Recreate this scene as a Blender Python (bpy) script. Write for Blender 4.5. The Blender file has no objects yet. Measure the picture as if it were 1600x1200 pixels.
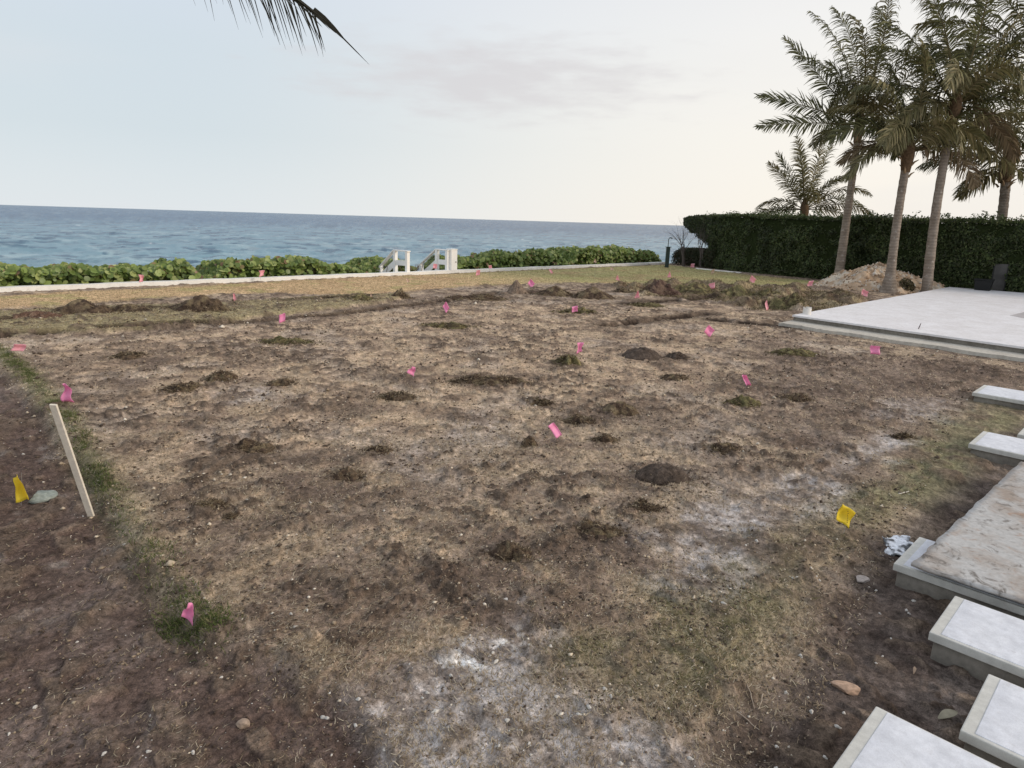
import bpy, bmesh, math, random
import numpy as np
from mathutils import Vector, Matrix
R = math.radians
sc = bpy.context.scene
col = sc.collection
rng = np.random.default_rng(7)
random.seed(11)

# ------------------------------------------------------------------ camera
CAM_H, FPX, AZ, ROLL = 2.4, 1030.0, 44.6, 1.75
PITCH = math.atan((600 - 344.0) * math.cos(R(ROLL)) / FPX)
def _basis():
    a, p, r = R(AZ), PITCH, R(ROLL)
    fw = np.array([math.sin(a) * math.cos(p), math.cos(a) * math.cos(p), -math.sin(p)])
    r0 = np.array([math.cos(a), -math.sin(a), 0.0]); u0 = np.cross(r0, fw)
    return fw, math.cos(r) * r0 + math.sin(r) * u0, -math.sin(r) * r0 + math.cos(r) * u0, r0
FW, RT, UP, R0 = _basis()
HF = np.array([math.sin(R(AZ)), math.cos(R(AZ)), 0.0])       # horizontal view direction
CAM = np.array([0.0, 0.0, CAM_H])
cd = bpy.data.cameras.new('camera'); co = bpy.data.objects.new('camera', cd); col.objects.link(co)
cd.sensor_width = 36.0; cd.lens = FPX / 1600.0 * 36.0; cd.clip_start = 0.05; cd.clip_end = 60000.0
M4 = Matrix(((RT[0], UP[0], -FW[0], 0), (RT[1], UP[1], -FW[1], 0), (RT[2], UP[2], -FW[2], CAM_H), (0, 0, 0, 1)))
co.matrix_world = M4
sc.camera = co
def at(x, y, z=0.0):
    d = FW + (x - 800) / FPX * RT - (y - 600) / FPX * UP
    t = (z - CAM[2]) / d[2]
    return CAM + t * d
def at_dist(x, y, D):
    """point on the ray through photo pixel (x, y) at horizontal distance D"""
    d = FW + (x - 800) / FPX * RT - (y - 600) / FPX * UP
    return CAM + d * (D / math.hypot(d[0], d[1]))
def project(P):
    d = np.asarray(P, float) - CAM; z = d @ FW
    return 800 + FPX * (d @ RT) / z, 600 - FPX * (d @ UP) / z

# ------------------------------------------------------------------ world, sun, exposure
SUN_AZ, SUN_EL = 152.0, 24.0         # compass from +Y clockwise; behind the right shoulder
w = bpy.data.worlds.new('World'); sc.world = w; w.use_nodes = True
nt = w.node_tree; nd = nt.nodes; lk = nt.links
for n in list(nd): nd.remove(n)
out = nd.new('ShaderNodeOutputWorld'); bg = nd.new('ShaderNodeBackground'); lk.new(bg.outputs[0], out.inputs[0])
sky = nd.new('ShaderNodeTexSky'); sky.sky_type = 'NISHITA'; sky.sun_disc = False
sky.sun_elevation = R(SUN_EL); sky.sun_rotation = R(SUN_AZ)
skm = nd.new('ShaderNodeMix'); skm.data_type = 'RGBA'; skm.blend_type = 'MULTIPLY'; skm.inputs[0].default_value = 1
lk.new(sky.outputs[0], skm.inputs[6]); skm.inputs[7].default_value = (.055, .055, .055, 1)
tc = nd.new('ShaderNodeTexCoord'); sp = nd.new('ShaderNodeSeparateXYZ'); lk.new(tc.outputs['Generated'], sp.inputs[0])
# overcast veil: cool to the left, creamy to the right and low down
el = nd.new('ShaderNodeValToRGB'); lk.new(sp.outputs[2], el.inputs[0])
cr = el.color_ramp
cr.elements[0].position = 0.0; cr.elements[0].color = (.76, .81, .84, 1)
cr.elements[1].position = 1.0; cr.elements[1].color = (.64, .69, .78, 1)
for p_, c_ in ((.10, (.67, .745, .79, 1)), (.20, (.66, .74, .80, 1)), (.33, (.68, .75, .86, 1)), (.5, (.72, .76, .84, 1))):
    e = cr.elements.new(p_); e.color = c_
dp = nd.new('ShaderNodeVectorMath'); dp.operation = 'DOT_PRODUCT'; lk.new(tc.outputs['Generated'], dp.inputs[0])
wa = R(AZ + 55); dp.inputs[1].default_value = (math.sin(wa), math.cos(wa), 0)
mr = nd.new('ShaderNodeMapRange'); mr.interpolation_type = 'SMOOTHSTEP'; lk.new(dp.outputs['Value'], mr.inputs[0])
mr.inputs[1].default_value = .12; mr.inputs[2].default_value = .98
wr = nd.new('ShaderNodeValToRGB'); lk.new(sp.outputs[2], wr.inputs[0])
wr.color_ramp.elements[0].position = 0.0; wr.color_ramp.elements[0].color = (1.0, .93, .83, 1)
wr.color_ramp.elements[1].position = .5; wr.color_ramp.elements[1].color = (.80, .79, .83, 1)
e = wr.color_ramp.elements.new(.12); e.color = (1.0, .95, .87, 1)
e = wr.color_ramp.elements.new(.25); e.color = (.95, .93, .90, 1)
mx = nd.new('ShaderNodeMix'); mx.data_type = 'RGBA'
lk.new(mr.outputs[0], mx.inputs[0]); lk.new(el.outputs[0], mx.inputs[6]); lk.new(wr.outputs[0], mx.inputs[7])
# thin drifting cloud
mp = nd.new('ShaderNodeMapping'); mp.inputs['Scale'].default_value = (1.6, 1.6, 7.5); lk.new(tc.outputs['Generated'], mp.inputs[0])
mp.inputs['Location'].default_value = (.35, .1, .55)
nz = nd.new('ShaderNodeTexNoise'); nz.inputs['Scale'].default_value = 1.15; nz.inputs['Detail'].default_value = 4; nz.inputs['Roughness'].default_value = .45
lk.new(mp.outputs[0], nz.inputs['Vector'])
cm = nd.new('ShaderNodeMapRange'); cm.interpolation_type = 'SMOOTHSTEP'; lk.new(nz.outputs[0], cm.inputs[0])
cm.inputs[1].default_value = .50; cm.inputs[2].default_value = .72; cm.inputs[3].default_value = 0; cm.inputs[4].default_value = .30
mx2 = nd.new('ShaderNodeMix'); mx2.data_type = 'RGBA'; lk.new(cm.outputs[0], mx2.inputs[0]); lk.new(mx.outputs[2], mx2.inputs[6]); mx2.inputs[7].default_value = (.80, .79, .80, 1)
# one small mauve cloud above the sea: a lens-shaped falloff round its direction
def unit(v): v = np.asarray(v, float); return v / np.linalg.norm(v)
cdir = unit(at_dist(775, 125, 100) - CAM)
cx = np.cross(cdir, (0, 0, 1)); cx = unit(cx)
def dotn(v):
    n = nd.new('ShaderNodeVectorMath'); n.operation = 'DOT_PRODUCT'; lk.new(tc.outputs['Generated'], n.inputs[0]); n.inputs[1].default_value = tuple(v); return n
def mth(op, a, b=None):
    n = nd.new('ShaderNodeMath'); n.operation = op
    for i, v in enumerate((a, b)):
        if v is None: continue
        if isinstance(v, (int, float)): n.inputs[i].default_value = v
        else: lk.new(v, n.inputs[i])
    return n.outputs[0]
n2 = nd.new('ShaderNodeTexNoise'); n2.inputs['Scale'].default_value = 9; n2.inputs['Detail'].default_value = 4; lk.new(mp.outputs[0], n2.inputs['Vector'])
wob = mth('MULTIPLY', mth('SUBTRACT', n2.outputs[0], .5), 1.9)
hx = mth('DIVIDE', dotn(cx).outputs['Value'], .27)
hz = mth('DIVIDE', mth('SUBTRACT', sp.outputs[2], float(cdir[2])), .062)
dd = mth('ADD', mth('SQRT', mth('ADD', mth('MULTIPLY', hx, hx), mth('MULTIPLY', hz, hz))), wob)
cm2 = nd.new('ShaderNodeMapRange'); cm2.interpolation_type = 'SMOOTHSTEP'; lk.new(dd, cm2.inputs[0])
cm2.inputs[1].default_value = 1.15; cm2.inputs[2].default_value = 0.0; cm2.inputs[3].default_value = 0; cm2.inputs[4].default_value = .62
fr = nd.new('ShaderNodeMapRange'); lk.new(dotn(cdir).outputs['Value'], fr.inputs[0]); fr.inputs[1].default_value = .3; fr.inputs[2].default_value = .6
mx3 = nd.new('ShaderNodeMix'); mx3.data_type = 'RGBA'; lk.new(mth('MULTIPLY', cm2.outputs[0], fr.outputs[0]), mx3.inputs[0]); lk.new(mx2.outputs[2], mx3.inputs[6]); mx3.inputs[7].default_value = (.68, .645, .66, 1)
veil = nd.new('ShaderNodeMix'); veil.data_type = 'RGBA'; veil.inputs[0].default_value = .93
lk.new(skm.outputs[2], veil.inputs[6]); lk.new(mx3.outputs[2], veil.inputs[7])
lk.new(veil.outputs[2], bg.inputs[0]); bg.inputs[1].default_value = .90

sl = bpy.data.lights.new('sun', 'SUN'); sl.energy = 1.7; sl.angle = R(16); sl.color = (1, .86, .70)
so = bpy.data.objects.new('sun', sl); col.objects.link(so)
sd = Vector((math.sin(R(SUN_AZ)) * math.cos(R(SUN_EL)), math.cos(R(SUN_AZ)) * math.cos(R(SUN_EL)), math.sin(R(SUN_EL))))
so.rotation_euler = sd.to_track_quat('Z', 'Y').to_euler()
sc.view_settings.view_transform = 'Standard'; sc.view_settings.look = 'None'
sc.view_settings.exposure = 0.21; sc.view_settings.gamma = 1.0
sc.render.engine = 'CYCLES'
sc.render.resolution_x = 1024; sc.render.resolution_y = 768

# ------------------------------------------------------------------ noise in numpy
def _h(ix, iy, s):
    n = (ix.astype(np.int64) * 374761393 + iy.astype(np.int64) * 668265263 + s * 1442695041) & 0xffffffff
    n = ((n ^ (n >> 13)) * 1274126177) & 0xffffffff
    return ((n ^ (n >> 16)) & 0xffff) / 65535.0
def vn(x, y, s=0):
    fx, fy = np.floor(x), np.floor(y); tx, ty = x - fx, y - fy
    tx = tx * tx * (3 - 2 * tx); ty = ty * ty * (3 - 2 * ty)
    a = _h(fx, fy, s); b = _h(fx + 1, fy, s); c = _h(fx, fy + 1, s); d = _h(fx + 1, fy + 1, s)
    return (a + (b - a) * tx) * (1 - ty) + (c + (d - c) * tx) * ty
def fbm(x, y, sc_, oc=4, s=0, gain=.5):
    v = 0; a = 1; t = 0; c, q = math.cos(.6), math.sin(.6)
    x = np.asarray(x) / sc_; y = np.asarray(y) / sc_
    for k in range(oc):
        v = v + a * vn(x, y, s + 17 * k); t += a; a *= gain
        x, y = (c * x - q * y) * 2.03 + 5.1, (q * x + c * y) * 2.03 + 9.7
    return v / t
def sst(a, b, v):
    t = np.clip((v - a) / (b - a), 0, 1); return t * t * (3 - 2 * t)
def seg_d(x, y, P):
    """distance to a polyline and the parameter along it"""
    best = np.full(x.shape, 1e9); tt = np.zeros(x.shape)
    for i in range(len(P) - 1):
        ax, ay = P[i][0], P[i][1]; bx, by = P[i + 1][0] - ax, P[i + 1][1] - ay
        t = np.clip(((x - ax) * bx + (y - ay) * by) / (bx * bx + by * by + 1e-12), 0, 1)
        d = np.hypot(x - ax - t * bx, y - ay - t * by)
        m = d < best; best = np.where(m, d, best); tt = np.where(m, i + t, tt)
    return best, tt
def poly_sd(x, y, P):
    """signed distance, negative inside"""
    d, _ = seg_d(x, y, list(P) + [P[0]])
    ins = np.zeros(x.shape, bool); n = len(P)
    for i in range(n):
        x1, y1 = P[i][:2]; x2, y2 = P[(i + 1) % n][:2]
        if y1 == y2: continue
        c = ((y1 > y) != (y2 > y)) & (x < (x2 - x1) * (y - y1) / (y2 - y1) + x1)
        ins ^= c
    return np.where(ins, -d, d)
def G(pts): return [at(a, b)[:2] for a, b in pts]

# ------------------------------------------------------------------ object helpers
def tag(o, label=None, cat=None, group=None, kind=None):
    if label: o['label'] = label
    if cat: o['category'] = cat
    if group: o['group'] = group
    if kind: o['kind'] = kind
    return o
def thing(name, loc, rz, label, cat, group=None):
    o = bpy.data.objects.new(name, None); col.objects.link(o); o.empty_display_size = .1
    o.location = tuple(float(v) for v in loc); o.rotation_euler = (0, 0, rz)
    return tag(o, label, cat, group)
def mesh_np(name, V, Fc, mat, parent=None, vcol=None, smooth=False, extra=None):
    """V (n,3), Fc (m,k) int array, vcol (n,3) linear colours"""
    V = np.asarray(V, np.float32); Fc = np.asarray(Fc, np.int32); m, k = Fc.shape
    me = bpy.data.meshes.new(name)
    me.vertices.add(len(V)); me.vertices.foreach_set('co', V.ravel())
    me.loops.add(m * k); me.loops.foreach_set('vertex_index', Fc.ravel())
    me.polygons.add(m); me.polygons.foreach_set('loop_start', np.arange(0, m * k, k, dtype=np.int32))
    me.polygons.foreach_set('loop_total', np.full(m, k, np.int32))
    if smooth: me.polygons.foreach_set('use_smooth', np.ones(m, bool))
    me.update(calc_edges=True)
    if vcol is not None:
        a = me.color_attributes.new('Col', 'FLOAT_COLOR', 'POINT')
        c = np.ones((len(V), 4), np.float32); c[:, :3] = vcol; a.data.foreach_set('color', c.ravel())
    if extra:
        for kx, arr in extra.items():
            a = me.attributes.new(kx, 'FLOAT', 'POINT'); a.data.foreach_set('value', np.asarray(arr, np.float32))
    if mat: me.materials.append(mat)
    o = bpy.data.objects.new(name, me); col.objects.link(o)
    if parent: o.parent = parent
    return o
class MB:
    """collects boxes, tubes, strips; builds ONE mesh object"""
    def __init__(s): s.v = []; s.f = []; s.sm = []
    def add(s, vs, fs, smooth=False):
        b = len(s.v); s.v += [tuple(map(float, q)) for q in vs]
        s.f += [tuple(b + i for i in f) for f in fs]; s.sm += [smooth] * len(fs)
    def box(s, x0, x1, y0, y1, z0, z1):
        vs = [(x, y, z) for z in (z0, z1) for y in (y0, y1) for x in (x0, x1)]
        s.add(vs, [(0, 2, 3, 1), (4, 5, 7, 6), (0, 1, 5, 4), (2, 6, 7, 3), (0, 4, 6, 2), (1, 3, 7, 5)])
    def bar(s, a, b, wx, wz, up=(0, 0, 1)):
        a = Vector(a); b = Vector(b); d = (b - a).normalized(); u = Vector(up)
        if abs(d.dot(u)) > .97: u = Vector((1, 0, 0))
        r = d.cross(u).normalized() * wx / 2; q = r.cross(d).normalized() * wz / 2
        vs = [p + i * r + j * q for p in (a, b) for i, j in ((-1, -1), (1, -1), (1, 1), (-1, 1))]
        s.add(vs, [(0, 3, 2, 1), (4, 5, 6, 7)] + [(i, (i + 1) % 4, 4 + (i + 1) % 4, 4 + i) for i in range(4)])
    def tube(s, P, Rd, n=8, cap=True):
        P = [Vector(p) for p in P]; m = len(P)
        if not hasattr(Rd, '__len__'): Rd = [Rd] * m
        vs = []; u = Vector((.31, .2, .93))
        for i, p in enumerate(P):
            d = (P[min(i + 1, m - 1)] - P[max(i - 1, 0)]).normalized()
            if abs(d.dot(u)) > .98: u = Vector((1, 0, 0))
            r = d.cross(u).normalized(); q = r.cross(d).normalized(); u = -q if q.dot(u) < 0 else q
            r = d.cross(u).normalized(); q = u
            for k in range(n):
                a = 2 * math.pi * k / n; vs.append(p + (r * math.cos(a) + q * math.sin(a)) * Rd[i])
        fs = [(i * n + k, i * n + (k + 1) % n, (i + 1) * n + (k + 1) % n, (i + 1) * n + k) for i in range(m - 1) for k in range(n)]
        s.add(vs, fs, True)
        if cap: s.add(vs[:n], [tuple(range(n))[::-1]]); s.add(vs[-n:], [tuple(range(n))])
    def strip(s, L, Rr):
        """ribbon from two lists of points"""
        b = []; n = len(L)
        for a, c in zip(L, Rr): b += [a, c]
        s.add(b, [(2 * i, 2 * i + 1, 2 * i + 3, 2 * i + 2) for i in range(n - 1)])
    def build(s, name, mat, parent=None, bevel=0):
        me = bpy.data.meshes.new(name); me.from_pydata(s.v, [], s.f)
        me.polygons.foreach_set('use_smooth', s.sm); me.update()
        if mat: me.materials.append(mat)
        o = bpy.data.objects.new(name, me); col.objects.link(o)
        if parent: o.parent = parent
        if bevel:
            b = o.modifiers.new('b', 'BEVEL'); b.width = bevel; b.segments = 2; b.limit_method = 'ANGLE'
        return o

# ------------------------------------------------------------------ materials
class NT:
    def __init__(s, name):
        s.m = bpy.data.materials.new(name); s.m.use_nodes = True; s.t = s.m.node_tree; s.n = s.t.nodes; s.l = s.t.links
        s.p = s.n['Principled BSDF']; s.o = s.n['Material Output']
    def new(s, t, **k):
        x = s.n.new(t)
        for a, b in k.items(): setattr(x, a, b)
        return x
    def noise(s, scale, detail=4, rough=.55, coord='Object', stretch=None, dist=0):
        tc = s.new('ShaderNodeTexCoord'); src = tc.outputs[coord]
        if stretch:
            mp = s.new('ShaderNodeMapping'); mp.inputs['Scale'].default_value = stretch; s.l.new(src, mp.inputs[0]); src = mp.outputs[0]
        n = s.new('ShaderNodeTexNoise'); n.inputs['Scale'].default_value = scale; n.inputs['Detail'].default_value = detail
        n.inputs['Roughness'].default_value = rough; n.inputs['Distortion'].default_value = dist
        s.l.new(src, n.inputs['Vector']); return n.outputs[0]
    def rng(s, v, a, b, c=0., d=1.):
        m = s.new('ShaderNodeMapRange'); s.l.new(v, m.inputs[0])
        for i, q in enumerate((a, b, c, d)): m.inputs[i + 1].default_value = q
        return m.outputs[0]
    def mix(s, f, a, b, blend='MIX'):
        m = s.new('ShaderNodeMix', data_type='RGBA', blend_type=blend)
        for i, q in ((0, f), (6, a), (7, b)):
            if isinstance(q, (int, float)): m.inputs[i].default_value = q if i == 0 else (q, q, q, 1)
            elif isinstance(q, tuple): m.inputs[i].default_value = q + (1,)
            else: s.l.new(q, m.inputs[i])
        return m.outputs[2]
    def bump(s, v, st, dist=.01, prev=None):
        b = s.new('ShaderNodeBump'); b.inputs['Strength'].default_value = st; b.inputs['Distance'].default_value = dist
        s.l.new(v, b.inputs['Height'])
        if prev: s.l.new(prev, b.inputs['Normal'])
        s.l.new(b.outputs[0], s.p.inputs['Normal']); return b.outputs[0]
    def fin(s, c=None, rough=.8, spec=.3):
        if c is not None:
            if isinstance(c, tuple): s.p.inputs['Base Color'].default_value = c + (1,)
            else: s.l.new(c, s.p.inputs['Base Color'])
        s.p.inputs['Roughness'].default_value = rough; s.p.inputs['Specular IOR Level'].default_value = spec
        return s.m
def simple(name, c, rough=.7, spec=.3, var=.12, scale=8, bump=0, bscale=60):
    t = NT(name); n = t.noise(scale, 4)
    cc = t.mix(t.rng(n, .3, .7), tuple(v * (1 - var) for v in c), tuple(min(1, v * (1 + var)) for v in c))
    if bump: t.bump(t.noise(bscale, 5), bump, .005)
    return t.fin(cc, rough, spec)
def attr_mat(name, rough=.8, spec=.15, trans=0, varscale=0, varamt=0):
    t = NT(name); a = t.new('ShaderNodeAttribute', attribute_name='Col'); c = a.outputs['Color']
    if varscale: c = t.mix(1., c, t.mix(t.rng(t.noise(varscale, 3), .3, .7), 1 - varamt, 1 + varamt), 'MULTIPLY')
    t.fin(c, rough, spec)
    if trans:
        tr = t.new('ShaderNodeBsdfTranslucent'); t.l.new(c, tr.inputs[0]); mx = t.new('ShaderNodeMixShader'); mx.inputs[0].default_value = trans
        t.l.new(t.p.outputs[0], mx.inputs[1]); t.l.new(tr.outputs[0], mx.inputs[2]); t.l.new(mx.outputs[0], t.o.inputs[0])
    return t.m

# ground shader: vertex albedo, broken up by fine grain
g = NT('soil and dry turf'); a = g.new('ShaderNodeAttribute', attribute_name='Col')
gr1 = g.noise(26, 8, .72, dist=.6); gr2 = g.noise(130, 5, .7); gr3 = g.noise(8, 5, .6, stretch=(1, 1, 1), dist=.8)
c = g.mix(1., a.outputs['Color'], g.mix(g.rng(gr1, .34, .66), .50, 1.45), 'MULTIPLY')
c = g.mix(1., c, g.mix(g.rng(gr2, .32, .70), .55, 1.42), 'MULTIPLY')
c = g.mix(1., c, g.mix(g.rng(gr3, .33, .67), .80, 1.16), 'MULTIPLY')
b1 = g.bump(gr1, .8, .02); g.bump(gr2, .7, .006, b1)
M_GROUND = g.fin(c, .95, .1)
M_BLADE = attr_mat('straw and grass blades', .85, .1, .25)
M_LEAF = attr_mat('foliage leaves', .55, .3, .22)
M_SGLEAF = attr_mat('sea grape leaves', .42, .4, .25)
M_FROND = attr_mat('palm leaflets', .55, .3, .2)
M_STONE = attr_mat('broken stone', .9, .15, 0, 40, .22)
def concrete(name, c1, c2, stain=.25):
    t = NT(name); n1 = t.noise(2.2, 6, .6); n2 = t.noise(14, 6, .65); n3 = t.noise(160, 3, .6)
    c = t.mix(t.rng(n1, .35, .65), c1, c2)
    c = t.mix(1., c, t.mix(t.rng(n2, .35, .7), 1 - stain, 1.05), 'MULTIPLY')
    c = t.mix(1., c, t.mix(t.rng(n3, .3, .7), .93, 1.05), 'MULTIPLY')
    c = t.mix(t.rng(t.noise(5.5, 6, .7, dist=.5), .60, .76, 0, .45), c, (.33, .29, .25))
    c = t.mix(t.rng(t.noise(45, 4, .7), .68, .74, 0, .5), c, (.25, .21, .17))
    t.bump(n3, .25, .003, t.bump(n2, .3, .004)); return t.fin(c, .85, .25)
M_SLAB = concrete('pale cast concrete', (.64, .66, .71), (.79, .80, .83), .18)
M_RIM = concrete('cream mortar', (.56, .55, .50), (.68, .67, .62), .15)
M_FOOT = concrete('grey footing concrete', (.20, .18, .15), (.30, .275, .235), .35)
M_TERR = concrete('white terrace concrete', (.74, .71, .695), (.84, .82, .82), .12)
M_STRIP = concrete('screeded mortar strip', (.52, .48, .41), (.62, .58, .50), .2)
M_PAINT = simple('white painted wood', (.88, .87, .84), .5, .4, .03, 3)
M_WALL = concrete('white seawall cap', (.82, .80, .74), (.88, .86, .81), .08)
M_PINK = attr_mat('pink plastic film', .45, .4, .35)
M_WIRE = simple('galvanised wire', (.25, .25, .25), .4, .5, .1)
M_LATH = simple('pale pine lath', (.76, .69, .58), .75, .2, .10, 30, .2, 90)
M_INK = simple('black ink', (.03, .03, .03), .7)
t = NT('palm trunk bark'); wv = t.new('ShaderNodeTexWave', wave_type='BANDS', bands_direction='Z'); tcx = t.new('ShaderNodeTexCoord'); t.l.new(tcx.outputs['Object'], wv.inputs['Vector'])
wv.inputs['Scale'].default_value = 2.6; wv.inputs['Distortion'].default_value = 3.0; wv.inputs['Detail'].default_value = 3; wv.inputs['Detail Scale'].default_value = 2.5
c = t.mix(t.rng(t.noise(3, 5), .3, .7), (.20, .16, .125), (.34, .285, .235)); c = t.mix(1., c, t.mix(wv.outputs[1], .86, 1.06), 'MULTIPLY')
c = t.mix(t.rng(t.noise(9, 4), .60, .72, 0, .7), c, (.50, .46, .41))
t.bump(wv.outputs[1], .3, .03, t.bump(t.noise(30, 5), .5, .02)); M_BARK = t.fin(c, .95, .1)
M_FIBRE = simple('dry crown fibre', (.13, .085, .05), .95, .1, .4, 12, .8, 40)
M_HUSK = simple('dry palm boot', (.30, .21, .13), .9, .1, .3, 10)

# ------------------------------------------------------------------ ground layout (photo landmarks dropped on the ground plane)
K = CAM_H / 2.2
WALL_Y = 23.32
DIRT_L = G([(-260, 545), (-40, 556), (14, 590), (70, 655), (118, 715), (165, 790), (215, 868), (262, 945), (318, 1005), (430, 1040), (520, 1085), (560, 1150), (600, 1300), (700, 1700), (-900, 1700), (-900, 900)])
LIP = G([(-60, 525), (0, 548), (48, 590), (100, 648), (140, 715), (188, 795), (235, 868), (285, 945), (330, 985)])
ASH1 = G([(575, 1080), (640, 1012), (720, 985), (812, 980), (826, 1050), (880, 1085), (1000, 1120), (1060, 1165), (1040, 1240), (700, 1290), (560, 1180)])
ASH1B = G([(690, 1000), (735, 990), (740, 1050), (705, 1062), (680, 1040)])
ASH1C = G([(790, 978), (815, 980), (812, 1000), (770, 1010)])
ASH2 = G([(1045, 895), (1035, 850), (1060, 800), (1140, 775), (1250, 735), (1330, 700), (1400, 680), (1405, 700), (1300, 760), (1210, 812), (1140, 862), (1085, 912)])
ASH3 = G([(1370, 650), (1400, 625), (1470, 628), (1460, 650), (1410, 658)])
ASH4 = G([(340, 615), (400, 605), (470, 612), (440, 632), (350, 634)])
ASH5 = G([(690, 660), (760, 640), (800, 690), (760, 725), (690, 720)])
DIRT_R = G([(1800, 620), (1640, 650), (1585, 690), (1530, 745), (1460, 800), (1370, 845), (1310, 900), (1270, 980), (1200, 1060), (1120, 1120), (1060, 1210), (1000, 1500), (2600, 1700), (2400, 800)])
GREEN_R = G([(1700, 605), (1540, 625), (1450, 665), (1400, 715), (1290, 780), (1150, 850), (1060, 905), (960, 960), (860, 1000), (850, 1050), (930, 1095), (1060, 1145), (1130, 1100), (1230, 1010), (1300, 900), (1380, 835), (1480, 775), (1570, 690)])
GREEN_R2 = G([(1560, 650), (1480, 680), (1410, 730), (1360, 780), (1440, 795), (1520, 740), (1580, 685)])
LAWN = G([(-400, 475), (0, 463), (560, 434), (1040, 414), (1170, 430), (1290, 441), (1250, 447), (1120, 446), (1000, 443), (880, 442), (760, 446), (640, 455), (560, 462), (430, 458), (300, 462), (150, 475), (0, 484), (-400, 500)])
SODSTRIP = G([(-400, 500), (0, 490), (160, 482), (330, 478), (560, 462), (640, 462), (600, 475), (440, 492), (300, 512), (150, 522), (0, 528), (-400, 560)])
TRENCH = [G([(-60, 530), (0, 528), (60, 524), (130, 519), (250, 512), (330, 507), (420, 501), (520, 491), (600, 482), (700, 470), (780, 458), (850, 456)]),
          G([(0, 505), (60, 500), (160, 490), (260, 485)]), G([(430, 474), (500, 470), (575, 464)]),
          G([(950, 508), (1030, 498), (1100, 490)]), G([(980, 474), (1060, 468), (1110, 463)]), G([(1120, 500), (1180, 505), (1232, 509)])]
FAR_R = G([(1180, 520), (1300, 560), (1480, 560), (1800, 600), (1650, 640), (1500, 640), (1380, 680), (1250, 690), (1200, 600)])
TURNED = G([(960, 448), (1060, 444), (1140, 447), (1250, 448), (1300, 462), (1360, 475), (1270, 487), (1180, 484), (1100, 466), (1000, 462)])
WARM = G([(60, 540), (400, 510), (700, 478), (1100, 470), (1200, 500), (1180, 560), (1100, 620), (800, 640), (560, 700), (300, 720), (170, 640)])
DARKP = [  # dark humus showing through: photo pixel, size in metres (across, along view)
    (870, 850, .75, .30), (490, 760, .50, .35), (500, 925, .30, .18), (760, 965, .45, .16), (1035, 738, .34, .3), (470, 560, .5, .4), (250, 560, .6, .5),
    (1270, 690, .6, .4), (930, 655, .5, .4), (1440, 600, 1.0, .8), (1300, 610, .9, .5), (560, 640, .6, .4), (420, 820, .4, .25), (620, 590, .6, .4), (1000, 880, .3, .2), (720, 900, .4, .2),
    (1250, 560, .9, .6), (1500, 580, 1.0, .8), (200, 600, .5, .4), (760, 590, .7, .25), (1160, 600, .7, .5)]
PITS = []
DARKW = [(at(a_, b_)[:2], c_, d_) for a_, b_, c_, d_ in DARKP]

def dirtfac(x, y, wob): return sst(.10, -.10, poly_sd(x, y, DIRT_L) + wob * .5)
TXA, TYA = [float(v) for v in at(1216, 506, .02)[:2]]
def clodmask(x, y): return sst(.42, .60, fbm(x, y, 1.1, 3, 90)) * (1 - .8 * sst(.5, -.1, poly_sd(x, y, DIRT_L))) * (1 - .8 * sst(.5, -.1, poly_sd(x, y, ASH1))) * (1 - .6 * sst(.4, 0, poly_sd(x, y, GREEN_R)))
def height(x, y):
    x = np.asarray(x, float); y = np.asarray(y, float)
    n1 = fbm(x, y, 1.7, 3, 3) - .5; n2 = fbm(x, y, .30, 4, 9) - .5; n3 = fbm(x, y, .06, 3, 21) - .5
    wob = fbm(x, y, .5, 3, 5) - .5
    h = .035 * n1 + .016 * n2 + .020 * n3 + .008 * (vn(x * 45, y * 45, 12) - .5)
    cl = fbm(x, y, .42, 3, 44); h += .018 * sst(.62, .72, cl)                       # clods
    cl3 = fbm(x, y, .13, 3, 88, .6); cg = clodmask(x, y); h += .026 * sst(.60, .66, cl3) * cg
    cl2 = fbm(x * 1.3, y, .17, 2, 77); h += .026 * sst(.60, .70, cl2)
    dl = dirtfac(x, y, wob * .35)
    h -= dl * (.06 + .02 * n2)
    h -= .030 * dl * (n2 + .4)
    d, _ = seg_d(x, y, LIP); h += .035 * np.exp(-(d / .16) ** 2) * (.6 + wob)
    sdR = poly_sd(x, y, DIRT_R); fr = sst(.25, -.35, sdR + wob * .3); h -= fr * (.05 + .02 * n2)
    for P in (ASH1, ASH2): h -= .02 * sst(.15, -.15, poly_sd(x, y, P)) * (1 + n2)
    rise = sst(.0, -.35, poly_sd(x, y, LAWN) + wob * .8); h = h * (1 - .75 * rise) + .02 * rise
    st = sst(.05, -.05, poly_sd(x, y, SODSTRIP) + wob * .25); h += .08 * st
    for P in TRENCH:
        d, _ = seg_d(x + wob * .12, y + wob * .12, P); dw = .10 + .010 * np.clip(x, 0, 20); h += -.13 * np.exp(-(d / dw) ** 2) * sst(.20, .34, fbm(x, y, .7, 3, 930)) + .03 * np.exp(-((d - .22) / .1) ** 2)
    tu = sst(.3, -.4, poly_sd(x, y, TURNED) + wob); h += tu * (.30 * sst(.42, .80, fbm(x, y, .75, 4, 61)) - .02)
    bnd = sst(.9, .2, np.abs((x - TXA) + (TYA - y) * .118)) * (y < TYA + .3); h = h * (1 - bnd) - .03 * bnd
    # cut soil along the hidden side of the path, level under the concrete
    un = sst(.15, -.1, np.maximum(np.maximum(16.9 - x, y - 7.6), -9 - y)); h = h * (1 - un) - .05 * un
    # dune bank behind the seawall
    bb = np.clip(y - (WALL_Y + .35), 0, None)
    h = np.where(bb > 0, np.maximum(-.15 - bb * .33 + .15 * n1, -6.5), h)
    far = sst(60, 90, np.hypot(x, y)); h = h * (1 - far * (bb <= 0))
    return h
def lerp(a, b, t): return a + (np.asarray(b, float) - a) * t[:, None]
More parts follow.
